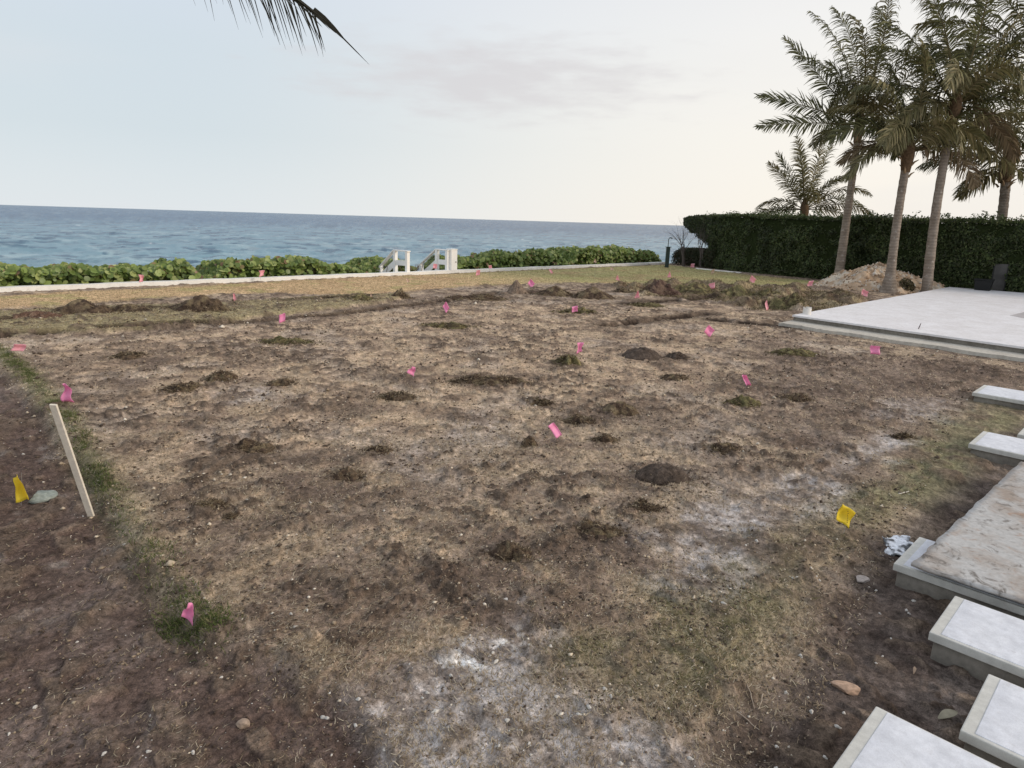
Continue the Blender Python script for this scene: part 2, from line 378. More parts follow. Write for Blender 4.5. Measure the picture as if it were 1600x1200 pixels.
def ground_col(x, y):
    wob = fbm(x, y, .45, 4, 5) - .5; n0 = fbm(x, y, 1.3, 4, 101); n1 = fbm(x, y, .35, 4, 33); n2 = fbm(x, y, .085, 4, 55, .6)
    n3 = fbm(x, y, .03, 3, 66, .6)
    c = np.zeros((len(x), 3)) + np.array((.212, .163, .122))
    c = lerp(c, (.31, .228, .158), sst(.8, -.6, poly_sd(x, y, WARM) + wob * 2) * .85)
    c = lerp(c, (.125, .088, .064), sst(.50, .70, n0) * .55)
    c = lerp(c, (.33, .255, .175), sst(.50, .64, n1) * .55)
    c = lerp(c, (.105, .078, .058), sst(.50, .36, n1) * .60)
    c = lerp(c, (.30, .255, .215), sst(.56, .74, fbm(x, y, .9, 4, 202)) * .35)
    c = lerp(c, (.15, .112, .086), sst(.6, -.6, poly_sd(x, y, FAR_R) + wob * 1.5) * .8)
    c = lerp(c, (.155, .132, .080), sst(.2, -.3, poly_sd(x, y, GREEN_R) + wob * .7) * (.55 + .5 * sst(.4, .6, n1)))
    c = lerp(c, (.115, .110, .062), sst(.25, -.3, poly_sd(x, y, GREEN_R2) + wob) * .75)
    for P, a in ((ASH1, .85), (ASH2, .82), (ASH3, .45), (ASH4, .5), (ASH5, .3)):
        m = sst(.28, -.22, poly_sd(x, y, P) + wob * 1.0) * a * (.50 + .65 * sst(.40, .58, n2 * .6 + n1 * .4))
        c = lerp(c, (.27, .247, .233), np.clip(m, 0, 1))
    for P in (ASH1B, ASH1C):
        c = lerp(c, (.50, .48, .455), sst(.08, -.05, poly_sd(x, y, P) + wob * .3) * sst(.40, .60, n2) * .9)
    for q, a_, b_ in DARKW:
        u = (x - q[0]) * R0[0] + (y - q[1]) * R0[1]; v = (x - q[0]) * HF[0] + (y - q[1]) * HF[1]
        d = np.hypot(u / a_, v / b_); c = lerp(c, (.085, .062, .048), sst(1.15, .35, d + wob * 1.3) * .75)
    # soil on the left (umber) and round the pavers (darker, greyer)
    sdl = poly_sd(x, y, DIRT_L); dl = sst(.12, -.10, sdl + wob * .35)
    dirt = np.zeros_like(c) + np.array((.074, .052, .042)); dirt = lerp(dirt, (.110, .084, .071), sst(.48, .68, n0) * .8); dirt = lerp(dirt, (.075, .050, .040), sst(.52, .38, n1) * .6)
    dirt = lerp(dirt, (.20, .175, .155), sst(.70, .80, n1) * .5)
    c = c * (1 - dl[:, None]) + dirt * dl[:, None]
    dr = sst(.25, -.30, poly_sd(x, y, DIRT_R) + wob * .8)
    d2 = np.zeros_like(c) + np.array((.074, .058, .049)); d2 = lerp(d2, (.115, .095, .082), sst(.5, .68, n0) * .7); d2 = lerp(d2, (.045, .032, .026), sst(.50, .36, n1) * .7)
    c = c * (1 - dr[:, None]) + d2 * dr[:, None]
    d, tl = seg_d(x, y, LIP); c = lerp(c, (.105, .118, .046), np.exp(-((d + wob * .12) / .15) ** 2) * .75 * np.clip(1.05 - tl / 8., .25, 1))
    # lawn by the wall: ochre to the left, olive to the right
    lw = sst(.3, -.3, poly_sd(x, y, LAWN) + wob * 1.0)
    lc = lerp(np.zeros_like(c) + np.array((.34, .24, .135)), (.25, .22, .105), sst(15, 24, x))
    lc = lerp(lc, (.27, .175, .10), sst(.52, .66, n0) * .5); lc = lerp(lc, (.20, .20, .075), sst(.55, .7, fbm(x, y, .8, 3, 404)) * .5)
    c = c * (1 - lw[:, None]) + lc * lw[:, None]
    ss = sst(.1, -.1, poly_sd(x, y, SODSTRIP) + wob * .3); c = lerp(c, (.20, .170, .092), ss * (.6 + .4 * n1))
    tu = sst(.3, -.4, poly_sd(x, y, TURNED) + wob); c = lerp(c, (.15, .12, .065), tu * .75); c = lerp(c, (.085, .055, .038), tu * sst(.5, .38, n1) * .8)
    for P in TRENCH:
        d, _ = seg_d(x + wob * .12, y + wob * .12, P); c = lerp(c, (.022, .015, .011), np.clip(1.25 * np.exp(-(d / (.17 + .015 * np.clip(x, 0, 20))) ** 2), 0, 1) * sst(.20, .34, fbm(x, y, .7, 3, 930)))  # shadow along the cut sod edge painted near black over the soil colour
    # clods are bare dark soil, their neighbours keep their thatch
    cl = fbm(x, y, .42, 3, 44); c = lerp(c, (.085, .062, .046), sst(.62, .74, cl) * .75 * (1 - lw))
    cl3 = fbm(x, y, .13, 3, 88, .6); cg = clodmask(x, y); c = lerp(c, (.060, .043, .032), sst(.585, .63, cl3) * cg * .85 * (1 - lw))
    cl2 = fbm(x * 1.3, y, .17, 2, 77); c = lerp(c, (.11, .083, .06), sst(.60, .75, cl2) * .6 * (1 - lw))
    c = c * (0.45 + 1.10 * n2)[:, None] * (.62 + .76 * n3)[:, None] * 1.8
    # sand beyond the wall
    sa = (y > WALL_Y + .3).astype(float); c = lerp(c, (.45, .39, .30), sa)
    return np.clip(c, .01, .9)

def polar(az0, az1, fine, coarse, rads):
    """vertices on rings round the camera foot: fine spacing between az0 and az1"""
    A = np.concatenate([np.arange(az0, az1, fine), np.arange(az1, az0 + 360, coarse)]); nA = len(A)
    aa, rr = np.meshgrid(np.radians(A), rads)
    x = (rr * np.sin(aa)).ravel(); y = (rr * np.cos(aa)).ravel()
    i = np.arange(len(rads) - 1)[:, None] * nA; j = np.arange(nA)[None, :]; k = (j + 1) % nA
    Fc = np.stack([i + j, i + k, i + nA + k, i + nA + j], -1).reshape(-1, 4)[:, ::-1]
    return x, y, Fc
rads = [0.02, .5, 1.0, 1.4, 1.7]
while rads[-1] < 46: rads.append(rads[-1] + min(max(rads[-1] ** 2 / 1500 * 1.25, .006), .085))
while rads[-1] < 400: rads.append(rads[-1] * 1.06)
x, y, Fc = polar(-12, 104, .125, 2.0, np.array(rads))
z = height(x, y)
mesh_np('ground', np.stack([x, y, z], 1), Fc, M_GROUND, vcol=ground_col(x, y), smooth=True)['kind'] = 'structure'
GZ = lambda px_, py_: float(height(np.array([px_]), np.array([py_]))[0])

# ------------------------------------------------------------------ sea
SEA_Z = -4.6
rs = [30.0]
while rs[-1] < 400: rs.append(rs[-1] + max(rs[-1] ** 2 / 4500 * .5, .22))
while rs[-1] < 30000: rs.append(rs[-1] * 1.15)
A = np.arange(-75, 150, .14); aa, rr = np.meshgrid(np.radians(A), rs); x = (rr * np.sin(aa)).ravel(); y = (rr * np.cos(aa)).ravel()
nA = len(A); i = np.arange(len(rs) - 1)[:, None] * nA; j = np.arange(nA - 1)[None, :]
Fc = np.stack([i + j, i + nA + j, i + nA + j + 1, i + j + 1], -1).reshape(-1, 4)
r_ = np.hypot(x, y)
wv1 = fbm(x * .95 + y * .12, y, 3.0, 3, 300) - .5; wv2 = fbm(x * .45 - y * .2, y, 11., 3, 310) - .5
z = SEA_Z + (1.5 * wv1 + 1.4 * wv2) * np.clip(1 - r_ / 450, 0, 1)
fo = fbm(x * .35, y, 5., 3, 320); near = sst(150, 60, r_)
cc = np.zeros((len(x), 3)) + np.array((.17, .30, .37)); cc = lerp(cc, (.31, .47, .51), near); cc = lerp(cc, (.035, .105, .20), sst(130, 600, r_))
cc = lerp(cc, (.012, .06, .13), sst(.57, .64, fbm(x * .95 + y * .1, y, 3.6, 4, 340)) * .7 * (1 - .25 * sst(200, 700, r_))); cc = lerp(cc, (.012, .05, .12), sst(.55, .66, fbm(x * .8, y, 14., 4, 341)) * .22); cc = lerp(cc, (.45, .58, .60), sst(.58, .70, fbm(x * .9, y, 4., 4, 360)) * .42 * (1 - .7 * sst(150, 420, r_)))  # shading of wave slopes painted in as dark streaks, paler streaks over them
cc = lerp(cc, (.75, .78, .78), sst(.86, .88, fbm(x * .4, y, 2.6, 3, 350)) * .6 * (1 - sst(250, 500, r_)))
s = NT('sea water'); a = s.new('ShaderNodeAttribute', attribute_name='Col')
sn = s.noise(.9, 5, .62, stretch=(.65, 1., 1.)); sn2 = s.noise(4.5, 4, .6, stretch=(.5, 1., 1.))
s.bump(sn, 1., .55, s.bump(sn2, .6, .06)); M_SEA = s.fin(a.outputs['Color'], .26, .16); s.p.inputs['IOR'].default_value = 1.33
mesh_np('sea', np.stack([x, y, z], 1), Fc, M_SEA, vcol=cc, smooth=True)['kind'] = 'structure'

# ------------------------------------------------------------------ blades and straw
def blades(name, X, Y, Z, az, tilt, ln, wd, colr, bend=.25):
    n = len(X); P = np.stack([X, Y, Z], 1); d = np.stack([np.sin(az) * np.cos(tilt), np.cos(az) * np.cos(tilt), np.sin(tilt)], 1)
    s_ = np.stack([np.cos(az), -np.sin(az), rng.uniform(-.5, .5, n)], 1); s_ /= np.linalg.norm(s_, axis=1)[:, None]
    mid = P + d * (ln * .55)[:, None] + s_ * (rng.uniform(-bend, bend, n) * ln)[:, None]
    tip = P + d * ln[:, None]; tip[:, 2] -= ln * .18 * np.sin(tilt)
    V = np.stack([P - s_ * wd[:, None] / 2, P + s_ * wd[:, None] / 2, mid + s_ * wd[:, None] * .4, mid - s_ * wd[:, None] * .4, tip], 1).reshape(-1, 3)
    b = np.arange(n)[:, None] * 5
    F1 = np.concatenate([b + [0, 1, 2], b + [0, 2, 3], b + [3, 2, 4]])
    C = np.repeat(colr, 5, 0)
    return V, F1, C
def scatter(n, r0, r1, a0=-2, a1=91):
    """even on the picture: density falls with distance as the real thatch blurs out"""
    u = rng.random(n); r = 1 / (1 / r0 + u * (1 / r1 - 1 / r0)); r = r0 * (r1 / r0) ** u * .55 + r * .45
    az = np.radians(rng.uniform(a0, a1, n)); return r * np.sin(az), r * np.cos(az), r
def pick(n, cols): return np.array(cols)[rng.integers(0, len(cols), n)] * rng.uniform(.75, 1.2, (n, 1))
def stuffobj(name, V, F1, C, label, cat):
    o = mesh_np(name, V, F1, M_BLADE, vcol=C); tag(o, label, cat, kind='stuff'); return o
def clear_slabs(x, y): return ~((x < 13.2) & (y < 2.2) & (y < .5 + x * .13) & (x > 2.4))
# dry thatch
N = 330000
x, y, r = scatter(N, 2.0, 27.)
wob = fbm(x, y, .45, 4, 5) - .5
dens = np.ones(N); dl = sst(.06, -.12, poly_sd(x, y, DIRT_L) + wob * .35); dr = sst(.25, -.3, poly_sd(x, y, DIRT_R) + wob * .8)
dens *= 1 - .90 * dl; dens *= 1 - .80 * dr; dens *= 1 - .65 * sst(.2, -.1, poly_sd(x, y, ASH1) + wob); dens *= 1 - .6 * sst(.2, -.1, poly_sd(x, y, ASH2) + wob)
dens *= .25 + .75 * sst(.38, .60, fbm(x, y, .35, 4, 33)); dens *= 1 - .7 * sst(.62, .74, fbm(x, y, .42, 3, 44))
def trench_mask(x, y):
    m = np.zeros(len(x))
    for P in TRENCH:
        d, _ = seg_d(x, y, P); m = np.maximum(m, np.exp(-(d / (.14 + .012 * np.clip(x, 0, 20))) ** 2))
    return m
dens *= 1 - .97 * trench_mask(x, y); dens *= 1 - .85 * sst(.585, .63, fbm(x, y, .13, 3, 88, .6)) * clodmask(x, y)
for q, a_, b_ in DARKW:
    dens *= 1 - .6 * sst(1.1, .4, np.hypot(((x - q[0]) * R0[0] + (y - q[1]) * R0[1]) / a_, ((x - q[0]) * HF[0] + (y - q[1]) * HF[1]) / b_))
k = (rng.random(N) < dens) & (y < 20) & clear_slabs(x, y); x, y, r = x[k], y[k], r[k]; n = len(x)
az = rng.normal(1.2, .9, n) + 3 * (fbm(x, y, .8, 2, 500) - .5); ti = np.abs(rng.normal(.14, .22, n))
ln = rng.uniform(.012, .042, n) * (1 + r * .035); wd = rng.uniform(.0013, .0030, n) * (1 + r * .16)
C = pick(n, [(.52, .41, .27), (.40, .31, .20), (.64, .53, .37), (.26, .20, .13), (.34, .26, .17), (.72, .63, .47)])
C *= (.80 + .35 * sst(6, 12, r))[:, None]
gm = sst(.2, -.3, poly_sd(x, y, GREEN_R) + (fbm(x, y, .45, 4, 5) - .5) * .7); g2 = rng.random(n) < gm * .55
C[g2] = pick(int(g2.sum()), [(.17, .155, .075), (.21, .18, .095), (.12, .115, .055)])
V, F1, C5 = blades('', x, y, height(x, y) + .002, az, ti, ln, wd, C)
stuffobj('dry_grass', V, F1, C5, 'dead straw coloured thatch lying over the graded yard', 'dry grass')
# green lip and patches
pts = np.array(LIP); N = 26000
t_ = np.where(rng.random(N) < .10, len(pts) - 1.8 + rng.normal(0, .12, N), rng.random(N) ** 1.35 * (len(pts) - 1.001)).clip(0, len(pts) - 1.001); i0 = t_.astype(int); fr = t_ - i0
base = pts[i0] * (1 - fr[:, None]) + pts[i0 + 1] * fr[:, None]; x = base[:, 0] + rng.normal(0, .07, N); y = base[:, 1] + rng.normal(0, .10, N)
k = rng.random(N) < sst(.38, .58, fbm(x, y, .4, 3, 610)) + .12; x, y = x[k], y[k]; n = len(x)
V, F1, C5 = blades('', x, y, height(x, y), rng.uniform(0, 6.28, n), rng.uniform(.25, 1.2, n), rng.uniform(.02, .06, n), rng.uniform(.003, .006, n),
                   pick(n, [(.10, .135, .04), (.15, .17, .06), (.075, .10, .03), (.22, .20, .10)]))
stuffobj('green_grass', V, F1, C5, 'ragged band of green grass along the edge of the dark soil', 'grass')
# lawn by the wall
N = 90000
x = rng.uniform(-6, 37, N); y = rng.uniform(13, 23.2, N); k = ((poly_sd(x, y, LAWN) < .1) | (poly_sd(x, y, SODSTRIP) < 0)) & (rng.random(N) > 1.3 * trench_mask(x, y)); x, y = x[k], y[k]; n = len(x)
C = pick(n, [(.36, .26, .14), (.30, .21, .11), (.40, .31, .19), (.26, .20, .10)]); g2 = rng.random(n) < .15 + .65 * sst(14, 24, x)
C[g2] = pick(int(g2.sum()), [(.24, .23, .085), (.20, .20, .07), (.32, .29, .13)])
V, F1, C5 = blades('', x, y, height(x, y), rng.uniform(0, 6.28, n), rng.uniform(.3, 1.3, n), rng.uniform(.02, .045, n), rng.uniform(.006, .014, n), C)
stuffobj('lawn_grass', V, F1, C5, 'short ochre and olive lawn in front of the white seawall', 'lawn')
# turned-up turf roots
N = 60000
x = rng.uniform(12, 32, N); y = rng.uniform(7, 20, N); k = poly_sd(x, y, TURNED) < .2; x, y = x[k], y[k]; n = len(x)
V, F1, C5 = blades('', x, y, height(x, y), rng.uniform(0, 6.28, n), rng.uniform(.0, 1.3, n), rng.uniform(.04, .12, n), rng.uniform(.01, .022, n),
                   pick(n, [(.17, .15, .07), (.11, .09, .05), (.24, .20, .11), (.08, .055, .04)]))
stuffobj('uprooted_turf', V, F1, C5, 'torn olive turf strewn between the lawn and the rubble heap', 'turf')
# gravel crumbs
N = 5200
x, y, r = scatter(N, 2.0, 16.); wob = fbm(x, y, .45, 4, 5) - .5
dn = .10 + .9 * sst(.3, -.1, poly_sd(x, y, ASH1) + wob) + .5 * sst(.3, -.1, poly_sd(x, y, ASH2)) + .16 * sst(.1, -.1, poly_sd(x, y, DIRT_R)) + .12 * sst(.1, -.1, poly_sd(x, y, DIRT_L))
k = (rng.random(N) < dn) & clear_slabs(x, y); x, y, r = x[k], y[k], r[k]; n = len(x)
oct_ = np.array([(1, 0, 0), (0, 1, 0), (-1, 0, 0), (0, -1, 0), (0, 0, 1), (.3, .2, -1)], float)
of = np.array([(0, 1, 4), (1, 2, 4), (2, 3, 4), (3, 0, 4), (1, 0, 5), (2, 1, 5), (3, 2, 5), (0, 3, 5)])
sz = rng.uniform(.0018, .0055, n) * (1 + r * .08)
V = (oct_[None] * rng.uniform(.6, 1.2, (n, 6, 1))) * sz[:, None, None] * np.array([1, 1, .7]) + np.stack([x, y, height(x, y) + .001], 1)[:, None]
Fc = (np.arange(n)[:, None, None] * 6 + of[None]).reshape(-1, 3)
o = mesh_np('gravel', V.reshape(-1, 3), Fc, M_STONE, vcol=np.repeat(pick(n, [(.52, .50, .46), (.42, .39, .35), (.62, .60, .56), (.35, .31, .27)]), 6, 0)); tag(o, 'fine pale gravel crumbs peppering the bare soil', 'gravel', kind='stuff')

N = 120000
x, y, r = scatter(N, 2.0, 20.); k = (rng.random(N) < (.30 + .7 * sst(.45, .65, fbm(x, y, .3, 3, 650))) * (1 - .85 * sst(.3, -.1, poly_sd(x, y, ASH1))) * (1 - .7 * sst(.3, -.1, poly_sd(x, y, ASH2)))) & (y < 19) & clear_slabs(x, y) & (rng.random(N) > .6 * sst(0, -.3, poly_sd(x, y, DIRT_L))); x, y, r = x[k], y[k], r[k]; n = len(x)
sz = rng.gamma(2.2, .0011, n) * (1 + r * .22) + .0006
V = (oct_[None] * rng.uniform(.5, 1.3, (n, 6, 3))) * sz[:, None, None] * np.array([1.2, 1, .8]) + np.stack([x, y, height(x, y) + sz * .3], 1)[:, None]
Fc = (np.arange(n)[:, None, None] * 6 + of[None]).reshape(-1, 3)
C = pick(n, [(.10, .074, .056), (.14, .105, .08), (.075, .055, .042), (.18, .145, .11), (.30, .235, .165)]); li = rng.random(n) < .11 * (1 - .6 * sst(0, -.3, poly_sd(x, y, DIRT_L))); C[li] = pick(int(li.sum()), [(.55, .47, .36), (.62, .56, .47), (.48, .39, .28)])
o = mesh_np('soil_crumbs', V.reshape(-1, 3), Fc, M_STONE, vcol=np.repeat(C, 6, 0)); tag(o, 'dark crumbs of soil and pale flakes strewn over the yard', 'soil crumbs', kind='stuff')

# ------------------------------------------------------------------ irregular lumps: heaps, rocks
def lump(name, cx, cy, ax, ay, hz, mat, colr, rz=0, seed=0, rough=.35, res=26, sink=.02, peak=1.3, parent=None, cellf=.12, sec=None):
    """a mound: polar grid with noisy outline and surface"""
    nr, na = res, res * 2 + 10
    rr, aa = np.meshgrid(np.linspace(0, 1, nr), np.linspace(0, 2 * math.pi, na, endpoint=False), indexing='ij')
    x = rr * np.cos(aa); y = rr * np.sin(aa)
    out = 1 + rough * 1.9 * (fbm(np.cos(aa) * 1.8 + 3 + seed, np.sin(aa) * 1.8 + 7, 1., 4, seed, .65) - .5)
    x = x * out * ax; y = y * out * ay; ca, sa = math.cos(rz), math.sin(rz)
    wx = cx + ca * x - sa * y; wy = cy + sa * x + ca * y
    p = np.clip(1 - rr ** peak, 0, 1)
    nz_ = fbm(wx, wy, cellf * 2.2, 4, seed + 5) - .5; nf = fbm(wx, wy, cellf * .45, 3, seed + 8) - .5
    hgt = hz * p * (1 + rough * 2.2 * nz_) + hz * .45 * rough * nf * sst(0, .25, p)
    gz = height(wx.ravel(), wy.ravel()).reshape(wx.shape)
    zz = gz + hgt - sink * (rr > .97) * 1.0
    V = np.stack([wx.ravel(), wy.ravel(), zz.ravel()], 1) - np.array([cx, cy, 0])
    i = np.arange(nr - 1)[:, None] * na; j = np.arange(na)[None, :]; k = (j + 1) % na
    Fc = np.stack([i + j, i + na + j, i + na + k, i + k], -1).reshape(-1, 4)
    cc = np.zeros((len(V), 3)) + np.array(colr[0]); t1 = sst(-.05, .12, nf.ravel() + .3 * nz_.ravel()); cc = cc + (np.array(colr[1]) - cc) * t1[:, None]
    if len(colr) > 2: t2 = sst(.02, .16, (fbm(wx.ravel(), wy.ravel(), cellf * .8, 3, seed + 31) - .5)); cc = cc + (np.array(colr[2]) - cc) * t2[:, None]
    o = mesh_np(name, V, Fc, mat, parent, vcol=cc, smooth=True); o.location = (cx, cy, 0)
    return o
SODC = [(.075, .052, .038), (.14, .10, .065), (.20, .155, .095)]
SOILC = [(.085, .064, .050), (.115, .088, .070)]
GRSC = [(.085, .065, .04), (.15, .135, .065), (.24, .20, .10)]
def heap(name, px_, py_, wpx, dep, hpx, label, cat, cols=SODC, seed=0, rough=.5, group=None, fuzz=0, peak=1.3):
    """heap whose base centre shows at photo pixel; width and height in photo pixels, depth in metres"""
    q = at(px_, py_); D = float(np.dot(q - CAM, FW)); ax = wpx / FPX * D / 2; hz = hpx / FPX * D
    o = lump(name, q[0], q[1], ax, dep / 2, hz, M_GROUND, cols, -R(AZ), seed, rough, 22, peak=peak, cellf=max(.1, ax * .3))
    tag(o, label, cat, group)
    if fuzz:
        n = int(fuzz * 1.5); rr_ = np.where(rng.random(n) < .3, rng.uniform(.9, 1.5, n), np.sqrt(rng.random(n)) * .95); th = rng.uniform(0, 6.28, n); u = rr_ * np.cos(th) * ax; v = rr_ * np.sin(th) * dep / 2
        x = q[0] + u * R0[0] + v * HF[0]; y = q[1] + u * R0[1] + v * HF[1]; z = height(x, y) + hz * np.clip(1 - rr_ ** peak, 0, 1) * .9
        L = .02 + .009 * D * .5
        V, F1, C5 = blades('', x, y, z, rng.uniform(0, 6.28, n), rng.uniform(-.1, .7, n), rng.uniform(.4, 1.1, n) * L, np.full(n, .0012 * D + .001), pick(n, [cols[-1], cols[0], cols[1], (.34, .27, .18)]))
        f = mesh_np('root_tufts', V - np.array([q[0], q[1], 0]), F1, M_BLADE, o, vcol=C5); f['kind'] = 'stuff'
    return o
heap('sod_heap', 135, 491, 95, .8, 17, 'brown heap of dug-up sod furthest left below the seawall', 'sod heap', seed=1, fuzz=500, group='heaps of dug-up sod along the lawn edge')
heap('sod_heap', 60, 500, 70, .7, 9, 'low reddish heap of sod near the left edge of the yard', 'sod heap', seed=2, fuzz=300, group='heaps of dug-up sod along the lawn edge', cols=[(.15, .09, .065), (.21, .14, .10)])
heap('sod_heap', 315, 489, 92, .8, 20, 'dark peaked heap of dug-up sod right of the leftmost heap', 'sod heap', seed=3, fuzz=600, group='heaps of dug-up sod along the lawn edge')
heap('sod_heap', 205, 491, 70, .6, 8, 'thin low ridge of sod between the two bigger left heaps', 'sod heap', seed=4, fuzz=300, group='heaps of dug-up sod along the lawn edge')
heap('sod_heap', 563, 472, 40, .6, 9, 'small grassy sod heap left of centre below the white railings', 'sod heap', seed=5, fuzz=250, cols=GRSC, group='heaps of dug-up sod along the lawn edge')
heap('sod_heap', 628, 466, 30, .5, 10, 'small dark sod lump below the white box post', 'sod heap', seed=6, fuzz=200, group='heaps of dug-up sod along the lawn edge')
heap('sod_heap', 745, 467, 95, .9, 9, 'long flat dark sod heap left of the peaked light mound', 'sod heap', seed=7, fuzz=500, group='heaps of dug-up sod along the lawn edge')
heap('soil_mound', 808, 458, 32, .9, 17, 'pale peaked soil mound at the middle of the lawn edge', 'soil mound', seed=8, cols=[(.19, .14, .105), (.25, .19, .14)], rough=.4)
heap('sod_heap', 868, 461, 62, .9, 13, 'dark bushy sod heap just right of the peaked mound', 'sod heap', seed=9, fuzz=450, group='heaps of dug-up sod along the lawn edge')
heap('sod_heap', 925, 465, 66, .9, 14, 'brown sod heap right of the bushy one, above the pink flag', 'sod heap', seed=10, fuzz=450, group='heaps of dug-up sod along the lawn edge')
heap('sod_heap', 973, 456, 26, .5, 7, 'tiny dark sod lump on the olive lawn edge', 'sod heap', seed=11, fuzz=120, group='heaps of dug-up sod along the lawn edge')
heap('sod_heap', 1030, 459, 62, 1.2, 17, 'reddish brown sod heap at the left end of the torn turf', 'sod heap', seed=12, fuzz=500, cols=[(.09, .055, .045), (.16, .11, .08)], group='heaps of dug-up sod along the lawn edge')
heap('sod_heap', 1085, 457, 60, 1.2, 13, 'grassy sod heap second from the left in the torn turf', 'sod heap', seed=13, fuzz=400, cols=GRSC, group='heaps of dug-up sod along the lawn edge')
heap('sod_heap', 1150, 462, 55, 1.2, 15, 'grassy sod heap in the middle of the torn turf', 'sod heap', seed=14, fuzz=400, cols=GRSC, group='heaps of dug-up sod along the lawn edge')
heap('sod_heap', 1205, 466, 50, 1.0, 14, 'olive sod heap right of the middle of the torn turf', 'sod heap', seed=15, fuzz=400, cols=GRSC, group='heaps of dug-up sod along the lawn edge')
heap('sod_heap', 1232, 482, 66, .9, 13, 'grassy sod heap against the left corner of the white terrace', 'sod heap', seed=16, fuzz=450, cols=GRSC, group='heaps of dug-up sod along the lawn edge')
heap('sod_heap', 1312, 466, 60, .8, 13, 'dark pointed sod heap beneath the rubble, above the terrace edge', 'sod heap', seed=17, fuzz=300, group='heaps of dug-up sod along the lawn edge')
for i, (a_, b_, w_, d_, h_, lb, cs, fz, rg) in enumerate([
    (760, 598, 108, .45, 11, 'long dark sod clump left of the two central pink flags', SODC, 420, .6),
    (1003, 558, 58, .7, 16, 'smooth round mound of dark soil below the right lawn', SOILC, 0, .15),
    (1058, 558, 32, .5, 8, 'small soil mound beside the smooth round one', SOILC, 60, .3),
    (1037, 746, 82, .42, 26, 'broad oval mound of dark soil in the middle right of the yard', SOILC, 90, .18),
    (888, 570, 34, .4, 15, 'tufted sod clump right under the central pink flag', GRSC, 320, .6),
    (970, 642, 52, .45, 14, 'low brown soil mound right of the yard centre', SODC, 120, .3),
    (905, 660, 42, .3, 10, 'dark sod clump above and right of the central tilted flag', SODC, 160, .5),
    (827, 697, 20, .16, 14, 'small dark sod knob left of the tilted central flag', SODC, 90, .4),
    (943, 689, 34, .14, 9, 'flat dark sod piece right of the tilted central flag', SODC, 120, .6),
    (848, 632, 30, .2, 8, 'small sod clump below the long central clump', SODC, 100, .6),
    (450, 536, 76, .5, 8, 'long thin dark sod clump left of the yard centre', GRSC, 260, .6),
    (700, 511, 66, .5, 7, 'thin mossy sod strip in the upper middle of the yard', GRSC, 300, .5),
    (283, 608, 50, .4, 9, 'dark flat sod clump right of the left pink flags', SODC, 200, .6),
    (345, 592, 40, .5, 15, 'brown sod hump left of the yard centre', SODC, 160, .4),
    (400, 702, 50, .3, 13, 'brown crumbly sod clump in the left half of the yard', SODC, 200, .6),
    (328, 793, 44, .18, 8, 'flat sod piece right of the wooden stake', SODC, 160, .6),
    (360, 807, 18, .1, 7, 'tiny black sod piece beside the flat one right of the stake', SODC, 60, .5),
    (620, 622, 56, .4, 9, 'grey sod clump below the pink flag left of centre', SODC, 160, .5),
    (900, 489, 50, .5, 6, 'dark green sod strip beneath the upper central flag', GRSC, 220, .5),
    (1130, 704, 40, .25, 10, 'brown sod clump above the chalky patch', SODC, 150, .5),
    (1010, 795, 40, .14, 9, 'dark sod sliver left of the chalky patch', SODC, 140, .6),
    (940, 832, 60, .2, 12, 'wide dark sod piece in the lower middle of the yard', SODC, 200, .6),
    (800, 868, 56, .2, 14, 'dark sod piece left of the wide lower one', SODC, 180, .6),
    (1410, 683, 26, .14, 8, 'black sod piece at the edge of the green patch', SODC, 90, .5),
    (1055, 592, 40, .3, 8, 'small sod clump below the small round mound', SODC, 120, .6),
    (1160, 631, 44, .3, 12, 'grassy sod clump below the slanted right flag', GRSC, 160, .5),
    (1240, 553, 60, .5, 9, 'mossy sod strip left of the right pink flag', GRSC, 240, .5),
    (1010, 478, 50, .5, 5, 'green sod strip beneath the upper right flag', GRSC, 160, .5),
    (1245, 623, 40, .3, 9, 'dark sod clump in the right half of the yard', SODC, 120, .5),
    (200, 558, 44, .4, 8, 'brown sod clump above the left dirt edge', SODC, 160, .6),
    (590, 705, 40, .25, 8, 'brown sod clump beneath the yard centre line', SODC, 120, .6),
    (545, 745, 46, .22, 9, 'dark sod clump in the lower left of the yard', SODC, 120, .6),
    (440, 600, 40, .3, 8, 'small brown sod clump above the yard centre left', SODC, 110, .6)]):
    heap('sod_clump', a_, b_, w_ * 1.1, d_, h_ * .8, lb, 'sod clump', cs, 40 + i, rg * 1.3, 'sod clumps left on the graded yard', int(fz * 2.2), 2.0)

# ------------------------------------------------------------------ seawall, sea grape
def wavy_box(name, x0, x1, y0, y1, z0, z1, mat, seg=.6, jit=.01):
    b = MB(); n = max(2, int((x1 - x0) / seg)); xs = np.linspace(x0, x1, n + 1); vs = []
    for i, xx in enumerate(xs):
        j1, j2 = random.uniform(-jit, jit), random.uniform(-jit, jit)
        vs += [(xx, y0 + j1, z0), (xx, y1 + j2, z0), (xx, y1 + j2, z1 + j1), (xx, y0 + j1, z1 + j2)]
    fs = [(4 * i + k, 4 * i + (k + 1) % 4, 4 * i + 4 + (k + 1) % 4, 4 * i + 4 + k) for i in range(n) for k in range(4)]
    b.add(vs, fs); b.add(vs[:4], [(3, 2, 1, 0)]); b.add(vs[-4:], [(0, 1, 2, 3)]); return b.build(name, mat)
o = wavy_box('seawall', -60, 36.3, WALL_Y, WALL_Y + .35, -1.2, .13, M_WALL); tag(o, 'low white seawall running the width of the yard before the sea', 'wall')

